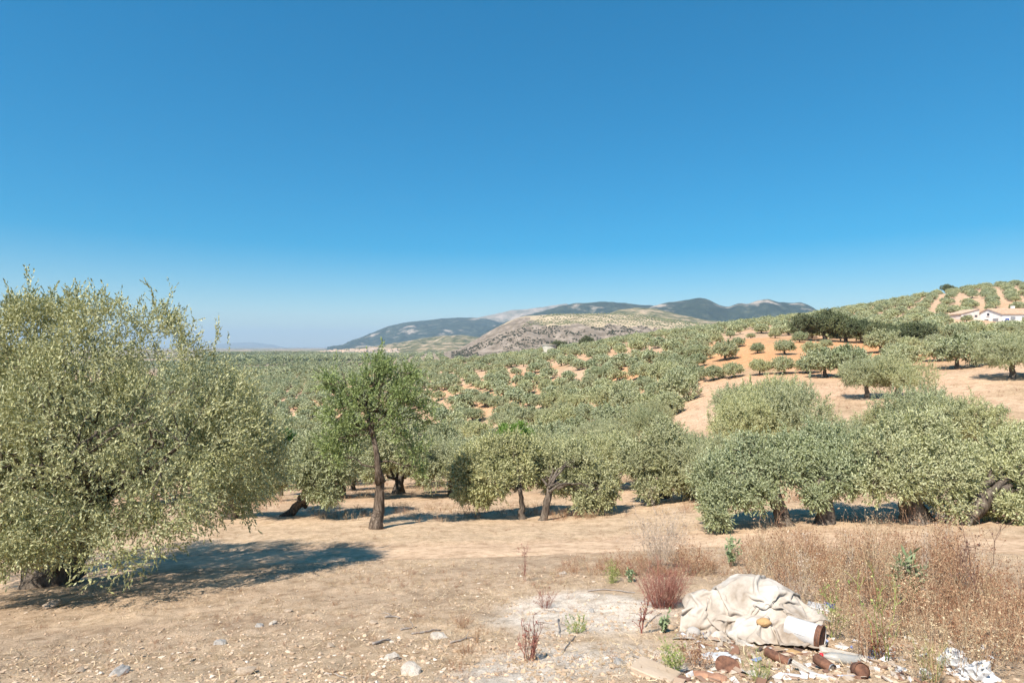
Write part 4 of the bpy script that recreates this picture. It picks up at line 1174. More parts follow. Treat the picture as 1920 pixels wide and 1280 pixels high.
def straw_mat(name, stops, trans=.15):
    m, nt, bs, out = newmat(name)
    gn = nt.nodes.new('ShaderNodeNewGeometry')
    c = ramp(nt, stops, gn.outputs['Random Per Island'])
    nt.links.new(c, bs.inputs['Base Color'])
    bs.inputs['Roughness'].default_value = .8
    bs.inputs['Specular IOR Level'].default_value = .2
    return m
MAT['straw'] = straw_mat('dry_straw', [(0, (0.26, 0.17, 0.10)), (.5, (0.46, 0.34, 0.21)), (1, (0.66, 0.54, 0.36))])
MAT['brownweed'] = straw_mat('brown_weed', [(0, (0.13, 0.05, 0.03)), (.35, (0.27, 0.13, 0.075)), (.7, (0.44, 0.27, 0.155)), (1, (0.62, 0.46, 0.30))])
MAT['rustweed'] = straw_mat('rusty_weed', [(0, (0.12, 0.045, 0.025)), (.5, (0.27, 0.12, 0.065)), (1, (0.44, 0.24, 0.14))])
MAT['redweed'] = straw_mat('red_stem', [(0, (0.16, 0.05, 0.04)), (.6, (0.32, 0.13, 0.10)), (1, (0.48, 0.29, 0.22))])
MAT['greyweed'] = straw_mat('grey_weed', [(0, (0.28, 0.20, 0.15)), (.6, (0.46, 0.36, 0.28)), (1, (0.66, 0.57, 0.47))])
MAT['greenweed'] = straw_mat('green_weed', [(0, (0.12, 0.19, 0.05)), (.5, (0.26, 0.32, 0.09)), (1, (0.48, 0.46, 0.18))])
MAT['bluegreen'] = straw_mat('blue_green_leaf', [(0, (0.15, 0.21, 0.10)), (1, (0.31, 0.37, 0.21))])
MAT['darkstem'] = straw_mat('dark_dry_stem', [(0, (0.09, 0.05, 0.04)), (1, (0.26, 0.15, 0.11))])

def stubble():
    g = np.random.default_rng(66)
    n = 90000
    r = np.exp(np.log(3.3) + (np.log(16.0) - np.log(3.3)) * g.random(n) ** .8)
    th = np.radians(-48 + 96 * g.random(n))
    x, y = np.sin(th) * r, np.cos(th) * r
    td = seg_dist(x, y, TRACK)
    dens = sstep(-.35, .5, fbm(x / 1.6, y / 1.6, 4, 91) + .45 * fbm(x / .4, y / .4, 2, 92)) * (.35 + .65 * sstep(5, 7.5, r)) * sstep(1.1, 1.6, td)
    d0 = np.array(ground_hit(1100, 1150))
    dens *= .15 + .85 * sstep(.7, 1.3, np.hypot(x - d0[0], (y - d0[1]) / 1.1))
    ok = g.random(n) < dens
    x, y = x[ok], y[ok]; n = len(x)
    p = np.stack([x, y, Hn(x, y) - .004], -1)
    d = unit(np.stack([g.normal(size=n), g.normal(size=n), .15 + .8 * g.random(n) ** 2], -1))
    l = (.02 + .06 * g.random(n) ** 2)[:, None]
    w = unit(np.cross(d, g.normal(size=(n, 3)))) * .0017 * (1 + g.random(n))[:, None]
    V = np.stack([p - w, p + w, p + d * l + w * .5, p + d * l - w * .5], 1).reshape(-1, 3)
    o = link('dry_stubble', fast_mesh('dry_stubble', V, np.arange(len(V)).reshape(-1, 4), MAT['straw']))
    o['kind'] = 'stuff'
stubble()

# ---- dry plants: stems that branch, as thin tapering blades
def weed_arrays(seed, nstem, h, spread, nbranch, thick, lean=.25, twigs=2, heads=0.0, head=.008, leafy=0, leaf=(.03, .008), bend=.2, r0=None):
    g = np.random.default_rng(seed)
    Vs, Qs = [], []
    cnt = 0
    def blade(P, w0, w1):
        nonlocal cnt
        P = np.asarray(P); n = len(P)
        tdir = np.gradient(P, axis=0)
        for sgn in range(2):
            s = unit(np.cross(tdir, g.normal(size=3)))
            w = np.linspace(w0, w1, n)[:, None] * .5
            V = np.stack([P - s * w, P + s * w], 1).reshape(-1, 3)
            i = np.arange(n - 1) * 2
            Qs.append(np.stack([i, i + 1, i + 3, i + 2], -1) + cnt); Vs.append(V); cnt += len(V)
            if w0 < .003: break
    def quad(p, d, l, w):
        nonlocal cnt
        s = unit(np.cross(d, g.normal(size=3))) * w
        Vs.append(np.array([p, p + d * l * .5 + s, p + d * l, p + d * l * .5 - s])); Qs.append(np.array([[0, 1, 2, 3]]) + cnt); cnt += 4
    for k in range(nstem):
        a = g.random() * 6.28
        base = np.array((math.cos(a), math.sin(a), 0)) * (r0 if r0 is not None else spread * .35) * math.sqrt(g.random())
        out = np.array((math.cos(a), math.sin(a), 0)) * spread * g.random() + g.normal(size=3) * lean * h * .3
        hh = h * (.55 + .5 * g.random())
        tip = base + out + np.array((0, 0, hh))
        P = curved(base - np.array((0, 0, .02)), tip, 6, bend, g)
        blade(P, thick, thick * .35)
        for b in range(nbranch):
            t = .25 + .7 * g.random()
            i = min(int(t * 5), 4); f = t * 5 - i
            q = P[i] * (1 - f) + P[i + 1] * f
            d = unit(unit(P[i + 1] - P[i]) * .8 + g.normal(size=3) * .55 + np.array((0, 0, .2)))
            L = hh * (.14 + .26 * g.random()) * (1.15 - t * .6)
            C = curved(q, q + d * L, 4, .25, g)
            blade(C, thick * .5, thick * .25)
            for w in range(twigs):
                d2 = unit(d + g.normal(size=3) * .6)
                e = C[1 + w % 3]
                blade(np.array([e, e + d2 * L * .25, e + d2 * L * .45 + np.array((0, 0, .01))]), thick * .35, thick * .2)
                if g.random() < heads:
                    for z in range(3): quad(e + d2 * L * .42, unit(g.normal(size=3)), head * 2, head)
            if g.random() < heads:
                for z in range(3): quad(C[-1], unit(g.normal(size=3)), head * 2.2, head)
            for z in range(leafy):
                quad(C[z % 4], unit(d + g.normal(size=3) * .8), leaf[0] * (.6 + .8 * g.random()), leaf[1])
    return np.concatenate(Vs), np.concatenate(Qs)

def weed(name, label, px, py, mat, rz=0.0, scale=1.0, cat='weed', group=None, parts=None, **kw):
    x, y = ground_hit(px, py)
    V, Q = weed_arrays(**kw)
    root = link(name, fast_mesh(name, V, Q, MAT[mat]))
    root.location = P3(x, y); root.scale = (scale,) * 3; root.rotation_euler = (0, 0, rz)
    tag(root, label, cat, group)
    return root
weed('red_bush', 'dense dark red dry bush left of the torn sheet', 1243, 1140, 'redweed', cat='bush', seed=1, nstem=150, h=.46, spread=.26, nbranch=5, thick=.005, twigs=2, heads=.25, head=.004, bend=.12, r0=.10)
weed('dry_thicket', 'tall airy grey dry plant behind the dark red bush', 1235, 1068, 'greyweed', cat='bush', seed=2, nstem=46, h=.92, spread=.40, nbranch=9, thick=.005, twigs=3, heads=.55, head=.007)
weed('dry_thicket', 'shorter brown dry plant right behind the dark red bush', 1300, 1075, 'brownweed', cat='bush', seed=3, nstem=50, h=.45, spread=.35, nbranch=7, thick=.004, twigs=3, heads=.5, head=.006)
weed('dry_thicket', 'brown dry clump left of the airy grey plant', 1170, 1078, 'brownweed', cat='bush', seed=4, nstem=46, h=.34, spread=.35, nbranch=7, thick=.0035, twigs=3, heads=.4, head=.005)
weed('green_tuft', 'upright light green tuft left of the dark red bush', 1148, 1092, 'greenweed', seed=5, nstem=40, h=.30, spread=.11, nbranch=5, thick=.004, twigs=1, heads=.3, head=.005)
weed('green_sprig', 'small vivid green sprig between green tuft and dark red bush', 1182, 1092, 'bluegreen', seed=6, nstem=9, h=.17, spread=.05, nbranch=5, thick=.004, twigs=1, leafy=4, leaf=(.035, .010))
weed('red_stem_weed', 'small red stemmed weed at the left side of the dust patch', 1022, 1137, 'redweed', seed=7, nstem=30, h=.24, spread=.12, nbranch=5, thick=.004, twigs=1, heads=.2, head=.004)
weed('thorn_weed', 'dark green thorny little bush on the dust patch', 1082, 1182, 'greenweed', seed=8, nstem=22, h=.17, spread=.12, nbranch=6, thick=.004, twigs=2, leafy=2, leaf=(.015, .005))
weed('red_stem_weed', 'thick red stems with bare grey twigs at bottom centre', 995, 1238, 'redweed', seed=9, nstem=17, h=.30, spread=.10, nbranch=4, thick=.009, twigs=1, heads=.1)
weed('dry_stalk', 'single dark reddish stalk standing on the dust patch', 1201, 1190, 'redweed', seed=10, nstem=3, h=.36, spread=.03, nbranch=9, thick=.011, twigs=1, heads=.6, head=.006, r0=.01)
weed('green_sprig', 'pale green sprig in front of the dark red bush', 1246, 1186, 'bluegreen', seed=11, nstem=8, h=.18, spread=.05, nbranch=6, thick=.004, twigs=1, leafy=4, leaf=(.03, .009))
weed('dry_stalk', 'thin reddish stalk rising above the track near the centre', 985, 1092, 'redweed', seed=12, nstem=4, h=.66, spread=.07, nbranch=8, thick=.006, twigs=2, heads=.4, head=.006, r0=.02)
weed('thistle', 'grey green thistle rising behind the torn sheet', 1372, 1062, 'bluegreen', seed=13, nstem=12, h=.45, spread=.12, nbranch=6, thick=.006, twigs=1, leafy=3, leaf=(.06, .014))
weed('blue_green_plant', 'blue green fleshy plant among the dry weeds at right', 1700, 1125, 'bluegreen', seed=14, nstem=11, h=.50, spread=.10, nbranch=6, thick=.012, twigs=0, leafy=6, leaf=(.13, .016))
weed('green_tuft', 'yellowish green tuft at the bottom of the dust patch', 1262, 1268, 'greenweed', seed=15, nstem=34, h=.20, spread=.08, nbranch=6, thick=.003, twigs=2, heads=.3, head=.004)
weed('dry_tuft', 'brown dry tuft right of the yellowish green one', 1305, 1255, 'brownweed', seed=16, nstem=40, h=.16, spread=.12, nbranch=6, thick=.0025, twigs=2, heads=.3, head=.004)
weed('green_tuft', 'green tuft among the rusty cans', 1425, 1275, 'greenweed', seed=17, nstem=30, h=.16, spread=.09, nbranch=5, thick=.003, twigs=2)
weed('dry_stalk', 'tall dark thistle stalk leaning right at the right edge', 1872, 1165, 'darkstem', seed=18, nstem=2, h=.85, spread=.18, nbranch=7, thick=.011, twigs=2, heads=.5, head=.010, r0=.01, lean=.5)
weed('dry_stalk', 'tall dark stalk leaning left behind the right weeds', 1838, 1135, 'darkstem', seed=19, nstem=2, h=.95, spread=.10, nbranch=8, thick=.008, twigs=2, heads=.4, head=.008, r0=.01, lean=.6)
weed('dry_stalk', 'bare brown stalk left of the dust patch', 897, 1205, 'brownweed', seed=20, nstem=4, h=.20, spread=.04, nbranch=3, thick=.006, twigs=1)
weed('dry_tuft', 'rusty brown tuft beside the bare stalk left of the dust', 875, 1222, 'brownweed', seed=21, nstem=50, h=.10, spread=.09, nbranch=4, thick=.0025, twigs=1)
weed('dry_tuft', 'pale brown tuft above the bare stalk left of the dust', 868, 1178, 'brownweed', seed=22, nstem=44, h=.13, spread=.12, nbranch=5, thick=.0025, twigs=1)
weed('dead_branch_bush', 'tangle of bare grey twigs right of the torn sheet', 1500, 1120, 'greyweed', cat='bush', seed=23, nstem=60, h=.30, spread=.32, nbranch=6, thick=.005, twigs=2, lean=.8)
weed('green_stalk', 'green stemmed fennel stalk right of the white bucket', 1562, 1195, 'greenweed', seed=24, nstem=9, h=.46, spread=.09, nbranch=6, thick=.005, twigs=2, heads=.4, head=.006)
weed('green_stalk', 'tall yellow green forked stalk in the right weeds', 1660, 1240, 'greenweed', seed=25, nstem=5, h=.60, spread=.16, nbranch=5, thick=.007, twigs=1, heads=.2)
weed('green_tuft', 'light green clump inside the dry weeds near bottom right', 1745, 1272, 'greenweed', seed=26, nstem=26, h=.26, spread=.10, nbranch=5, thick=.003, twigs=2)

def proto(name, arr, mat):
    return bpy.data.objects.new(name, fast_mesh(name, arr[0], arr[1], MAT[mat]))
def weed_mass():
    """the uncountable dry growth at the right, and the low dry grass everywhere"""
    g = np.random.default_rng(31)
    br = [proto('weed', weed_arrays(60 + k, 15, .44, .22, 7, .0034, twigs=3, heads=.45, head=.0055), 'brownweed') for k in range(4)] + [proto('weed', weed_arrays(70 + k, 11, .64, .15, 5, .0036, twigs=2, heads=.25, head=.005), 'brownweed') for k in range(3)] + [proto('weed', weed_arrays(80, 26, .22, .18, 6, .0028, twigs=2, heads=.4, head=.005), 'rustweed')]
    st = [proto('weed', weed_arrays(64 + k, 13, .40, .20, 6, .0032, twigs=2, heads=.4, head=.0055), 'straw') for k in range(2)]
    tl = [proto('weed', weed_arrays(95 + k, 6, .88, .15, 10, .0046, twigs=3, heads=.5, head=.006), ('brownweed', 'straw', 'greyweed', 'brownweed')[k]) for k in range(4)]
    outline = [(1440, 1085), (1330, 1060), (1500, 1040), (1640, 1040), (1740, 1060), (1830, 1095), (1935, 1130), (1990, 1300), (1680, 1300), (1600, 1232), (1568, 1190), (1545, 1130), (1500, 1100)]
    poly = [ground_hit(*p) for p in outline]
    P = np.array(poly)
    pts = []
    while len(pts) < 215:
        x, y = P[:, 0].min() + np.ptp(P[:, 0]) * g.random(), P[:, 1].min() + np.ptp(P[:, 1]) * g.random()
        if inpoly(x, y, poly) and fbm(x / .5, y / .5, 2, 7) > -.3: pts.append(P3(x, y))
    n = len(pts)
    q = int(n * .6)
    scatter('dry_weeds', pts[:q], .55 + .6 * g.random(q), g.random(q) * 6.28, br)
    scatter('straw_weeds', pts[q:], .55 + .55 * g.random(n - q), g.random(n - q) * 6.28, st)
    pts = [P3(*ground_hit(1090 + 250 * g.random(), 1052 + 30 * g.random())) for k in range(46)]
    scatter('low_dry_weeds', pts, .3 + .35 * g.random(46), g.random(46) * 6.28, br + st)
    pts = []
    for k in range(52):
        px, d = 1430 + 400 * g.random() ** 1.2, 5.4 + 2.8 * g.random()
        pts.append(P3((px - CX) / F * d, d))
    scatter('tall_dry_weeds', pts, .6 + .5 * g.random(len(pts)), g.random(len(pts)) * 6.28, tl)
    T = [proto('tuft', weed_arrays(90 + k, 14, .13, .12, 4, .0026, twigs=1, heads=.3, head=.004), ('brownweed', 'straw', 'brownweed', 'straw', 'rustweed')[k]) for k in range(5)]
    pts, sc = [], []
    for n_, x0, xw, y0, yw, s in ((170, 1050, 420, 1050, 34, 1.0), (170, 620, 450, 1058, 46, .55), (90, 830, 560, 1115, 165, .6), (260, 40, 860, 1105, 170, .5), (220, 0, 1900, 985, 25, .6)):
        for _ in range(n_):
            pts.append(P3(*ground_hit(x0 + xw * g.random(), y0 + yw * g.random()))); sc.append((.35 + .75 * g.random()) * s)
    scatter('dry_grass', pts, sc, g.random(len(pts)) * 6.28, T)
    # weeds and tufts on the fallow ground of the groves
    pts, sc = [], []
    while len(pts) < 2600:
        y = 18 + 60 * g.random() ** 1.3; x = y * (-.45 + 1.4 * g.random())
        if fbm(x / 3.5, y / 3.5, 3, 13) > .02:
            pts.append(P3(x, y)); sc.append(.9 + 1.3 * g.random())
    scatter('grove_weeds', pts, sc, g.random(len(pts)) * 6.28, T)
weed_mass()

# ---- torn sheet draped over rubble: a small cloth simulation
DOMES = [(1400, 5.20, .46, .42), (1440, 5.05, .42, .34), (1318, 5.25, .32, .30), (1355, 5.15, .33, .26), (1470, 4.85, .26, .26), (1515, 4.85, .20, .24), (1420, 4.75, .16, .22), (1485, 4.62, .14, .17)]
DW = [((a - CX) / F * d, d, h, r) for a, d, h, r in DOMES]
def mound(x, y):
    z = H0(x, y) + .0
    top = np.zeros(np.shape(x))
    for cx, cy_, h, r in DW:
        q = np.clip(1 - ((x - cx) ** 2 + (y - cy_) ** 2) / r ** 2, 0, 1)
        top = np.maximum(top, h * .97 * (np.sqrt(q) * .45 + .55 * q))
    return z + top
def sheet():
    nx, ny = 92, 78
    sx, sy = 1.62, 1.42
    dx, dy = sx / (nx - 1), sy / (ny - 1)
    a, b = np.meshgrid(np.linspace(-.5, .5, nx), np.linspace(-.5, .5, ny), indexing='ij')
    cx, cy_ = (1408 - CX) / F * 4.98, 4.98
    rot = R(-24)
    lx, ly = a * sx * .64, b * sy * .66
    lx = lx + .05 * fbm(a * 5, b * 5, 3, 7); ly = ly + .05 * fbm(a * 5 + 9, b * 5, 3, 8)
    X = cx + lx * math.cos(rot) - ly * math.sin(rot); Y = cy_ + lx * math.sin(rot) + ly * math.cos(rot)
    Z = mound(X, Y) + .06 + .10 * (fbm(a * 7, b * 7, 3, 9) + .6)
    P = np.stack([X, Y, Z], -1); Vv = np.zeros_like(P)
    def con(p, q, rest, k):
        d = q - p
        l = np.linalg.norm(d, axis=-1, keepdims=True) + 1e-9
        c = d * ((l - rest) / l * .5 * k)
        p += c; q -= c
    dg = math.hypot(dx, dy)
    for step in range(190):
        Vv[..., 2] -= .0011
        Vv *= .93
        old = P.copy()
        P += Vv
        for it in range(9):
            for s in (0, 1):
                con(P[s:-1:2], P[s + 1::2][:P[s:-1:2].shape[0]], dx, 1)
                con(P[:, s:-1:2], P[:, s + 1::2][:, :P[:, s:-1:2].shape[1]], dy, 1)
            for s in (0, 1):
                con(P[s:-1:2, :-1], P[s + 1::2, 1:][:P[s:-1:2].shape[0]], dg, .35)
                con(P[s:-1:2, 1:], P[s + 1::2, :-1][:P[s:-1:2].shape[0]], dg, .35)
            for s in range(3):
                n_ = (nx - 2 - s) // 3
                con(P[s::3][:n_], P[s + 2::3][:n_], 2 * dx, .10)
                n_ = (ny - 2 - s) // 3
                con(P[:, s::3][:, :n_], P[:, s + 2::3][:, :n_], 2 * dy, .10)
            if it % 3 == 2:
                g_ = mound(P[..., 0], P[..., 1]) + .012
                low = P[..., 2] < g_
                P[..., 2] = np.where(low, g_, P[..., 2])
                P[..., :2] = np.where(low[..., None], P[..., :2] * .35 + old[..., :2] * .65, P[..., :2])
        Vv = P - old
    P[..., 2] += .020 * (1 - np.abs(fbm(a * 13, b * 9, 3, 17))) ** 6 + .014 * (1 - np.abs(fbm(a * 8 + b * 7, b * 14, 2, 19))) ** 6
    i, j = np.meshgrid(np.arange(nx - 1), np.arange(ny - 1), indexing='ij')
    Q = np.stack([i * ny + j, (i + 1) * ny + j, (i + 1) * ny + j + 1, i * ny + j + 1], -1).reshape(-1, 4)
    me = fast_mesh('sheet', P.reshape(-1, 3), Q, MAT['cloth'], smooth=True)
    o = link('torn_sheet', me)
    md = o.modifiers.new('thick', 'SOLIDIFY'); md.thickness = .003; md.offset = 1
    sb = o.modifiers.new('smooth', 'SUBSURF'); sb.levels = 1; sb.render_levels = 1
    tag(o, 'crumpled dirty white sheet heaped over rubble in the foreground', 'sheet')
sheet()

def on_ground(px, py, dz=0.0, D=None):
    x, y = ground_hit(px, py)
    return P3(x, y, dz)

def axis_obj(name, loc, direc):
    o = empty(name, loc)
    o.rotation_euler = Vector(direc).to_track_quat('X', 'Z').to_euler()
    return o
def bucket():
    x, y = 2.34, 4.42
    r = axis_obj('paint_bucket', P3(x, y, .094), (.72, -.69, -.03))
    g = Geo().tube([(-.32, 0, 0), (-.30, 0, 0), (-.02, 0, 0), (.0, 0, 0)], [.098, .10, .113, .114], 28, cap=False)
    link('body', g.mesh('body', MAT['enamel'], True), r)
    link('rim', Geo().tube([(-.018, 0, 0), (-.014, 0, 0), (-.002, 0, 0), (.002, 0, 0)], [.114, .118, .118, .114], 28, cap=False).mesh('rim', MAT['rust'], True), r)
    link('lid', Geo().tube([(-.012, 0, 0), (-.006, 0, 0), (-.004, 0, 0)], [.112, .112, .09], 28).mesh('lid', MAT['rust'], True), r)
    link('rear_end', Geo().tube([(-.318, 0, 0), (-.312, 0, 0)], [.097, .097], 28).mesh('rear_end', MAT['rust'], True), r)
    link('rust_band', Geo().tube([(-.046, 0, 0), (-.0185, 0, 0)], [.1125, .1137], 28, noise=.012, cap=False).mesh('rust_band', MAT['rust'], True), r)
    link('label', Geo().add([(-.22 + .1 * (k % 2), -.1085 * math.cos(R(5 + 20 * (k // 2))) - .002 * (k % 2), .1085 * math.sin(R(5 + 20 * (k // 2)))) for k in range(6)], [(0, 1, 3, 2), (2, 3, 5, 4)]).mesh('label', MAT['plastic']), r)
    r.scale = (.8, .8, .8)
    tag(r, 'white paint bucket with rusty end lying on its side by the sheet', 'bucket')
bucket()
def can(label, px, py, direc, rad, ln, body='rust', end='tin'):
    r = axis_obj('tin_can', on_ground(px, py, rad * .9), direc)
    link('body', Geo().tube([(-ln / 2, 0, 0), (-ln / 2 + .008, 0, 0), (0, 0, 0), (ln / 2 - .008, 0, 0), (ln / 2, 0, 0)], [rad * .93, rad, rad * .985, rad, rad * .93], 20, .09, int(px), cap=False).mesh('body', MAT[body], True), r)
    link('rim', Geo().tube([(ln / 2 - .003, 0, 0), (ln / 2 + .003, 0, 0)], [rad * .97, rad * .95], 20, cap=False).mesh('rim', MAT[end], True), r)
    link('base', Geo().tube([(ln / 2 - .008, 0, 0), (ln / 2 - .006, 0, 0), (ln / 2 - .004, 0, 0)], [rad * .94, rad * .92, rad * .6], 20).mesh('base', MAT[end], True), r)
    link('top', Geo().tube([(-ln / 2 + .002, 0, 0), (-ln / 2 + .005, 0, 0)], [rad * .94, rad * .94], 20).mesh('top', MAT[body], True), r)
    tag(r, label, 'can', 'discarded tin cans')
can('rusty tin can with dark open end lying left of the white bucket', 1458, 1243, (.62, -.78, -.05), .034, .17, end='hollow_shade_panel')  # the opening is a closed disc, its inner shade painted in a dark colour
can('rusty tin can with silvery base facing the viewer near the bottle', 1545, 1264, (.35, -.93, -.08), .033, .12)
can('rusty tin with flat round end tilted up right of the bottle', 1612, 1274, (-.05, -.8, .45), .046, .07, end='rust')
def bottle():
    r = axis_obj('plastic_bottle', on_ground(1578, 1246, .032), (-.93, .3, .02))
    m, nt, bs, _ = newmat('dusty_clear_plastic')
    bs.inputs['Base Color'].default_value = (.62, .60, .56, 1); bs.inputs['Roughness'].default_value = .3
    bs.inputs['Transmission Weight'].default_value = .55; bs.inputs['IOR'].default_value = 1.25
    link('body', Geo().tube([(-.11, 0, 0), (-.10, 0, 0), (-.02, 0, 0), (.02, 0, 0), (.07, 0, 0), (.10, 0, 0), (.115, 0, 0)], [.024, .036, .034, .036, .03, .014, .013], 18, .10, 2).mesh('body', m, True), r)
    link('cap', Geo().tube([(.112, 0, 0), (.132, 0, 0)], [.017, .0165], 14).mesh('cap', MAT['red'], True), r)
    tag(r, 'crushed clear plastic bottle with red cap among the litter', 'bottle')
bottle()
def lump(name, label, px, py, size, mat, seed, cat, rough=.3, dz=0, D=None, flat=.8, sub=3, rz=0, smooth=True, tilt=0, freq=1.3):
    o = link(name, blob_mesh(name, seed, MAT[mat], rough, flat, sub, freq, smooth, size))
    if D is None: o.location = on_ground(px, py, size[2] * .35 + dz)
    else: o.location = tuple(at(px, py, D))
    o.rotation_euler = (tilt, 0, rz)
    tag(o, label, cat)
lump('foam_block', 'orange yellow foam lump resting on the white sheet', 1432, 1166, (.058, .048, .042), 'foam', 3, 'foam', .2, D=4.62)
lump('foam_block', 'pale yellow foam piece under the left end of the sheet', 1338, 1140, (.10, .10, .10), 'foam', 4, 'foam', .2)
lump('rubble_block', 'beige rounded rubble block poking out left of the sheet', 1312, 1148, (.13, .11, .13), 'stone', 5, 'rubble', .25)
lump('foam_ring', 'broken yellow foam ring in front of the white bucket', 1488, 1226, (.07, .06, .03), 'foam', 6, 'foam', .3, flat=.5)
lump('plastic_bag', 'crumpled white plastic bag at bottom right among dry weeds', 1788, 1252, (.09, .08, .10), 'plastic', 7, 'plastic bag', .8, smooth=False, freq=2.6)
lump('plastic_bag', 'second crumpled white plastic bag in the bottom right corner', 1836, 1268, (.10, .08, .09), 'plastic', 8, 'plastic bag', .8, smooth=False, freq=2.6)
lump('plastic_bag', 'scrap of white plastic in front of the sheet, left of the tins', 1347, 1240, (.10, .07, .035), 'plastic', 9, 'plastic', .7, smooth=False, freq=2.6, flat=.5)
lump('glass_jar', 'grey dusty jar lying in front of the rubble block', 1300, 1196, (.06, .05, .06), 'greystone', 10, 'jar', .1)
lump('clay_shard', 'brown broken clay shard at the bottom left of the litter', 1318, 1268, (.07, .05, .03), 'terracotta', 11, 'shard', .4, smooth=False, sub=2)
lump('clay_shard', 'curved clay shard just right of the broken brown one', 1345, 1274, (.06, .05, .03), 'terracotta', 12, 'shard', .4, smooth=False, sub=2)
lump('tyre_piece', 'black ribbed rubber piece behind the white bucket', 1520, 1172, (.09, .04, .05), 'rubber', 13, 'rubber', .2)

def slab(name, label, px, py, size, mat, rz, tilt=(0, 0), cat='board', dz=0.0):
    g = Geo()
    bm = bmesh.new()
    bmesh.ops.create_cube(bm, size=1)
    for v in bm.verts: v.co = (v.co.x * size[0], v.co.y * size[1], v.co.z * size[2])
    bmesh.ops.bevel(bm, geom=bm.edges[:], offset=min(size) * .15, segments=1, affect='EDGES')
    for v in bm.verts: v.co.x *= 1 + .06 * math.sin(v.co.y * 90 + v.co.z * 50)
    me = bpy.data.meshes.new(name); bm.to_mesh(me); bm.free()
    me.materials.append(MAT[mat])
    o = link(name, me)
    o.location = on_ground(px, py, size[2] * .5 + dz); o.rotation_euler = (tilt[0], tilt[1], rz)
    tag(o, label, cat)
slab('wooden_batten', 'pale wooden batten at bottom edge between the two tins', 1515, 1270, (.22, .035, .022), 'wood', R(-62), (0, .05))
slab('white_strip', 'thin white plastic strip left of the wooden batten', 1488, 1276, (.16, .03, .012), 'plastic', R(-12), cat='strip')
slab('white_strip', 'thin white plastic strip right of the wooden batten', 1542, 1276, (.14, .025, .012), 'plastic', R(-28), cat='strip')
slab('wooden_board', 'long weathered board running right from the white bucket', 1600, 1228, (.42, .07, .02), 'wood', R(-26), (0, .02))
slab('cardboard_box', 'torn pale carton behind the right end of the sheet', 1535, 1150, (.20, .12, .07), 'enamel', R(-18), (.1, .1), 'carton')
slab('blue_wrapper', 'small blue printed wrapper behind the white bucket', 1556, 1146, (.10, .05, .03), 'blue', R(-20), (.2, .1), 'wrapper', .05)
slab('concrete_slab', 'pinkish flat broken slab at bottom right of the dust patch', 1228, 1272, (.26, .16, .04), 'stone', R(-40), (.03, .04), 'slab')
slab('dark_panel', 'small dark panel lying behind the board in the weeds', 1645, 1222, (.12, .07, .015), 'hollow_shade_panel', R(-15), cat='panel')
def disc():
    r = link('rusty_lid', Geo().tube([(0, 0, 0), (0, 0, .004), (0, 0, .006)], [.075, .078, .06], 24, .06, 3).mesh('rusty_lid', MAT['rust']))
    r.location = on_ground(1364, 1260, .03); r.rotation_euler = (R(24), R(-6), 0)
    tag(r, 'rusty round tin lid lying flat left of the cans', 'lid')
disc()

def stick(label, pts, rad, seed, mat='greystick', bra=0):
    g = np.random.default_rng(seed)
    W = np.array([P3(*ground_hit(*p), rad * .8) for p in pts])
    s = np.linspace(0, 1, len(W)); t = np.linspace(0, 1, 8)
    C = np.stack([np.interp(t, s, W[:, q]) for q in range(3)], -1)
    C[:, :2] += g.normal(size=(8, 2)) * .004
    C[:, 2] = Hn(C[:, 0], C[:, 1]) + rad * .8 + .004
    G = Geo().tube(C - C[0], rad * np.linspace(1, .6, 8), 7, .2, seed)
    for b in range(bra):
        k = int(g.integers(2, 6))
        G.tube(curved(C[k] - C[0], C[k] - C[0] + unit(g.normal(size=3) * np.array((1, 1, .2)) + np.array((0, 0, .4))) * .12, 4, .3, g), rad * np.linspace(.5, .2, 4), 5, 0, b)
    o = link('stick', G.mesh('stick', MAT[mat], True), loc=tuple(C[0]))
    tag(o, label, 'stick', 'dead sticks on the ground')
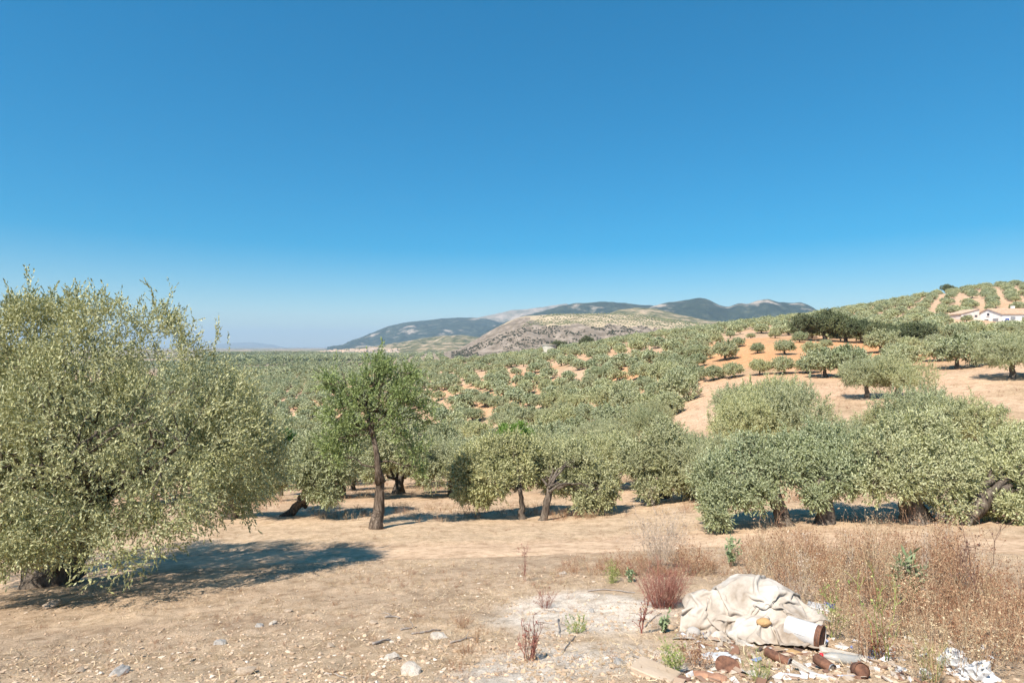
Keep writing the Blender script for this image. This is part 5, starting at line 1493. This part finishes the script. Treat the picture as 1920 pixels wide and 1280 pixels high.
for k, (lab, pts, rad) in enumerate((('long grey stick at the back of the dust patch', [(1102, 1110), (1140, 1108), (1190, 1113)], .009), ('short thick grey stick on the left of the dust patch', [(1008, 1166), (1045, 1168)], .010), ('grey forked stick beside the thorny bush', [(1046, 1160), (1050, 1195)], .009),
     ('thin dark stick slanting on the dust patch', [(1053, 1224), (1080, 1190)], .005), ('thin grey twig below the red stemmed weed', [(1020, 1140), (1056, 1146)], .005), ('dark stick at the bottom pointing to the flat slab', [(1188, 1236), (1215, 1248), (1240, 1254)], .007),
     ('branching stick between the dark red bush and the stalk', [(1204, 1180), (1222, 1160), (1240, 1150)], .007), ('grey stick left of the dust patch, uppermost', [(722, 1162), (750, 1160)], .011), ('grey stick left of the dust patch, second from top', [(752, 1182), (780, 1178)], .009),
     ('long grey stick left of the dust patch, pointing right', [(772, 1192), (800, 1188), (826, 1180)], .010), ('grey stick left of the dust patch, lowest and thickest', [(700, 1214), (732, 1204)], .012), ('thin dark stick lying beside the bare brown stalk', [(845, 1208), (900, 1195)], .007), ('thin twig at the bottom edge left of centre', [(610, 1262), (648, 1270)], .005))):
    stick(lab, pts, rad, 200 + k, bra=k % 3)

def litter():
    """uncountable small chips of rubble and rubbish round the sheet"""
    g = np.random.default_rng(5)
    G = Geo()
    for k in range(420):
        px, py = 1270 + 600 * g.random() ** 1.1, 1195 + 90 * g.random()
        x, y = ground_hit(px, py)
        s = .008 + .035 * g.random() ** 2
        V = np.array([(a, b, c) for c in (0, 1) for b in (-1, 1) for a in (-1, 1)], float) * np.array((s, s * (.25 + .6 * g.random()), .003 + .012 * g.random())) * (1 + .3 * g.normal(size=(8, 3)))
        a = g.random() * 6.28; t = g.normal() * .35
        V = np.stack([V[:, 0], V[:, 1] * math.cos(t) - V[:, 2] * math.sin(t), V[:, 1] * math.sin(t) + V[:, 2] * math.cos(t)], -1)
        V = np.stack([V[:, 0] * math.cos(a) - V[:, 1] * math.sin(a), V[:, 0] * math.sin(a) + V[:, 1] * math.cos(a), V[:, 2]], -1) + np.array(P3(x, y, .004))
        G.add(V, [(0, 2, 3, 1), (4, 5, 7, 6), (0, 1, 5, 4), (2, 6, 7, 3), (0, 4, 6, 2), (1, 3, 7, 5)])
    m = straw_mat('litter_mix', [(0, (.10, .07, .06)), (.2, (.26, .14, .09)), (.4, (.42, .33, .25)), (.7, (.52, .44, .37)), (.9, (.60, .58, .56)), (.97, (.58, .60, .66)), (1, (.12, .16, .38))])
    o = link('litter', G.mesh('litter', m))
    o['kind'] = 'stuff'
litter()

# ------------------------------------------------------------------ air
def build_haze():
    g = Geo().box(-24000, 24000, -600, 24000, -60, 615)
    m = bpy.data.materials.new('haze_air'); m.use_nodes = True
    nt = m.node_tree
    nt.nodes.remove(nt.nodes['Principled BSDF'])
    v = nt.nodes.new('ShaderNodeVolumePrincipled')
    v.inputs['Color'].default_value = (0.60, 0.80, 1.0, 1)
    v.inputs['Density'].default_value = 8.5e-5
    nt.links.new(v.outputs[0], nt.nodes['Material Output'].inputs['Volume'])
    o = link('haze', g.mesh('haze', m))
    o['kind'] = 'stuff'
build_haze()
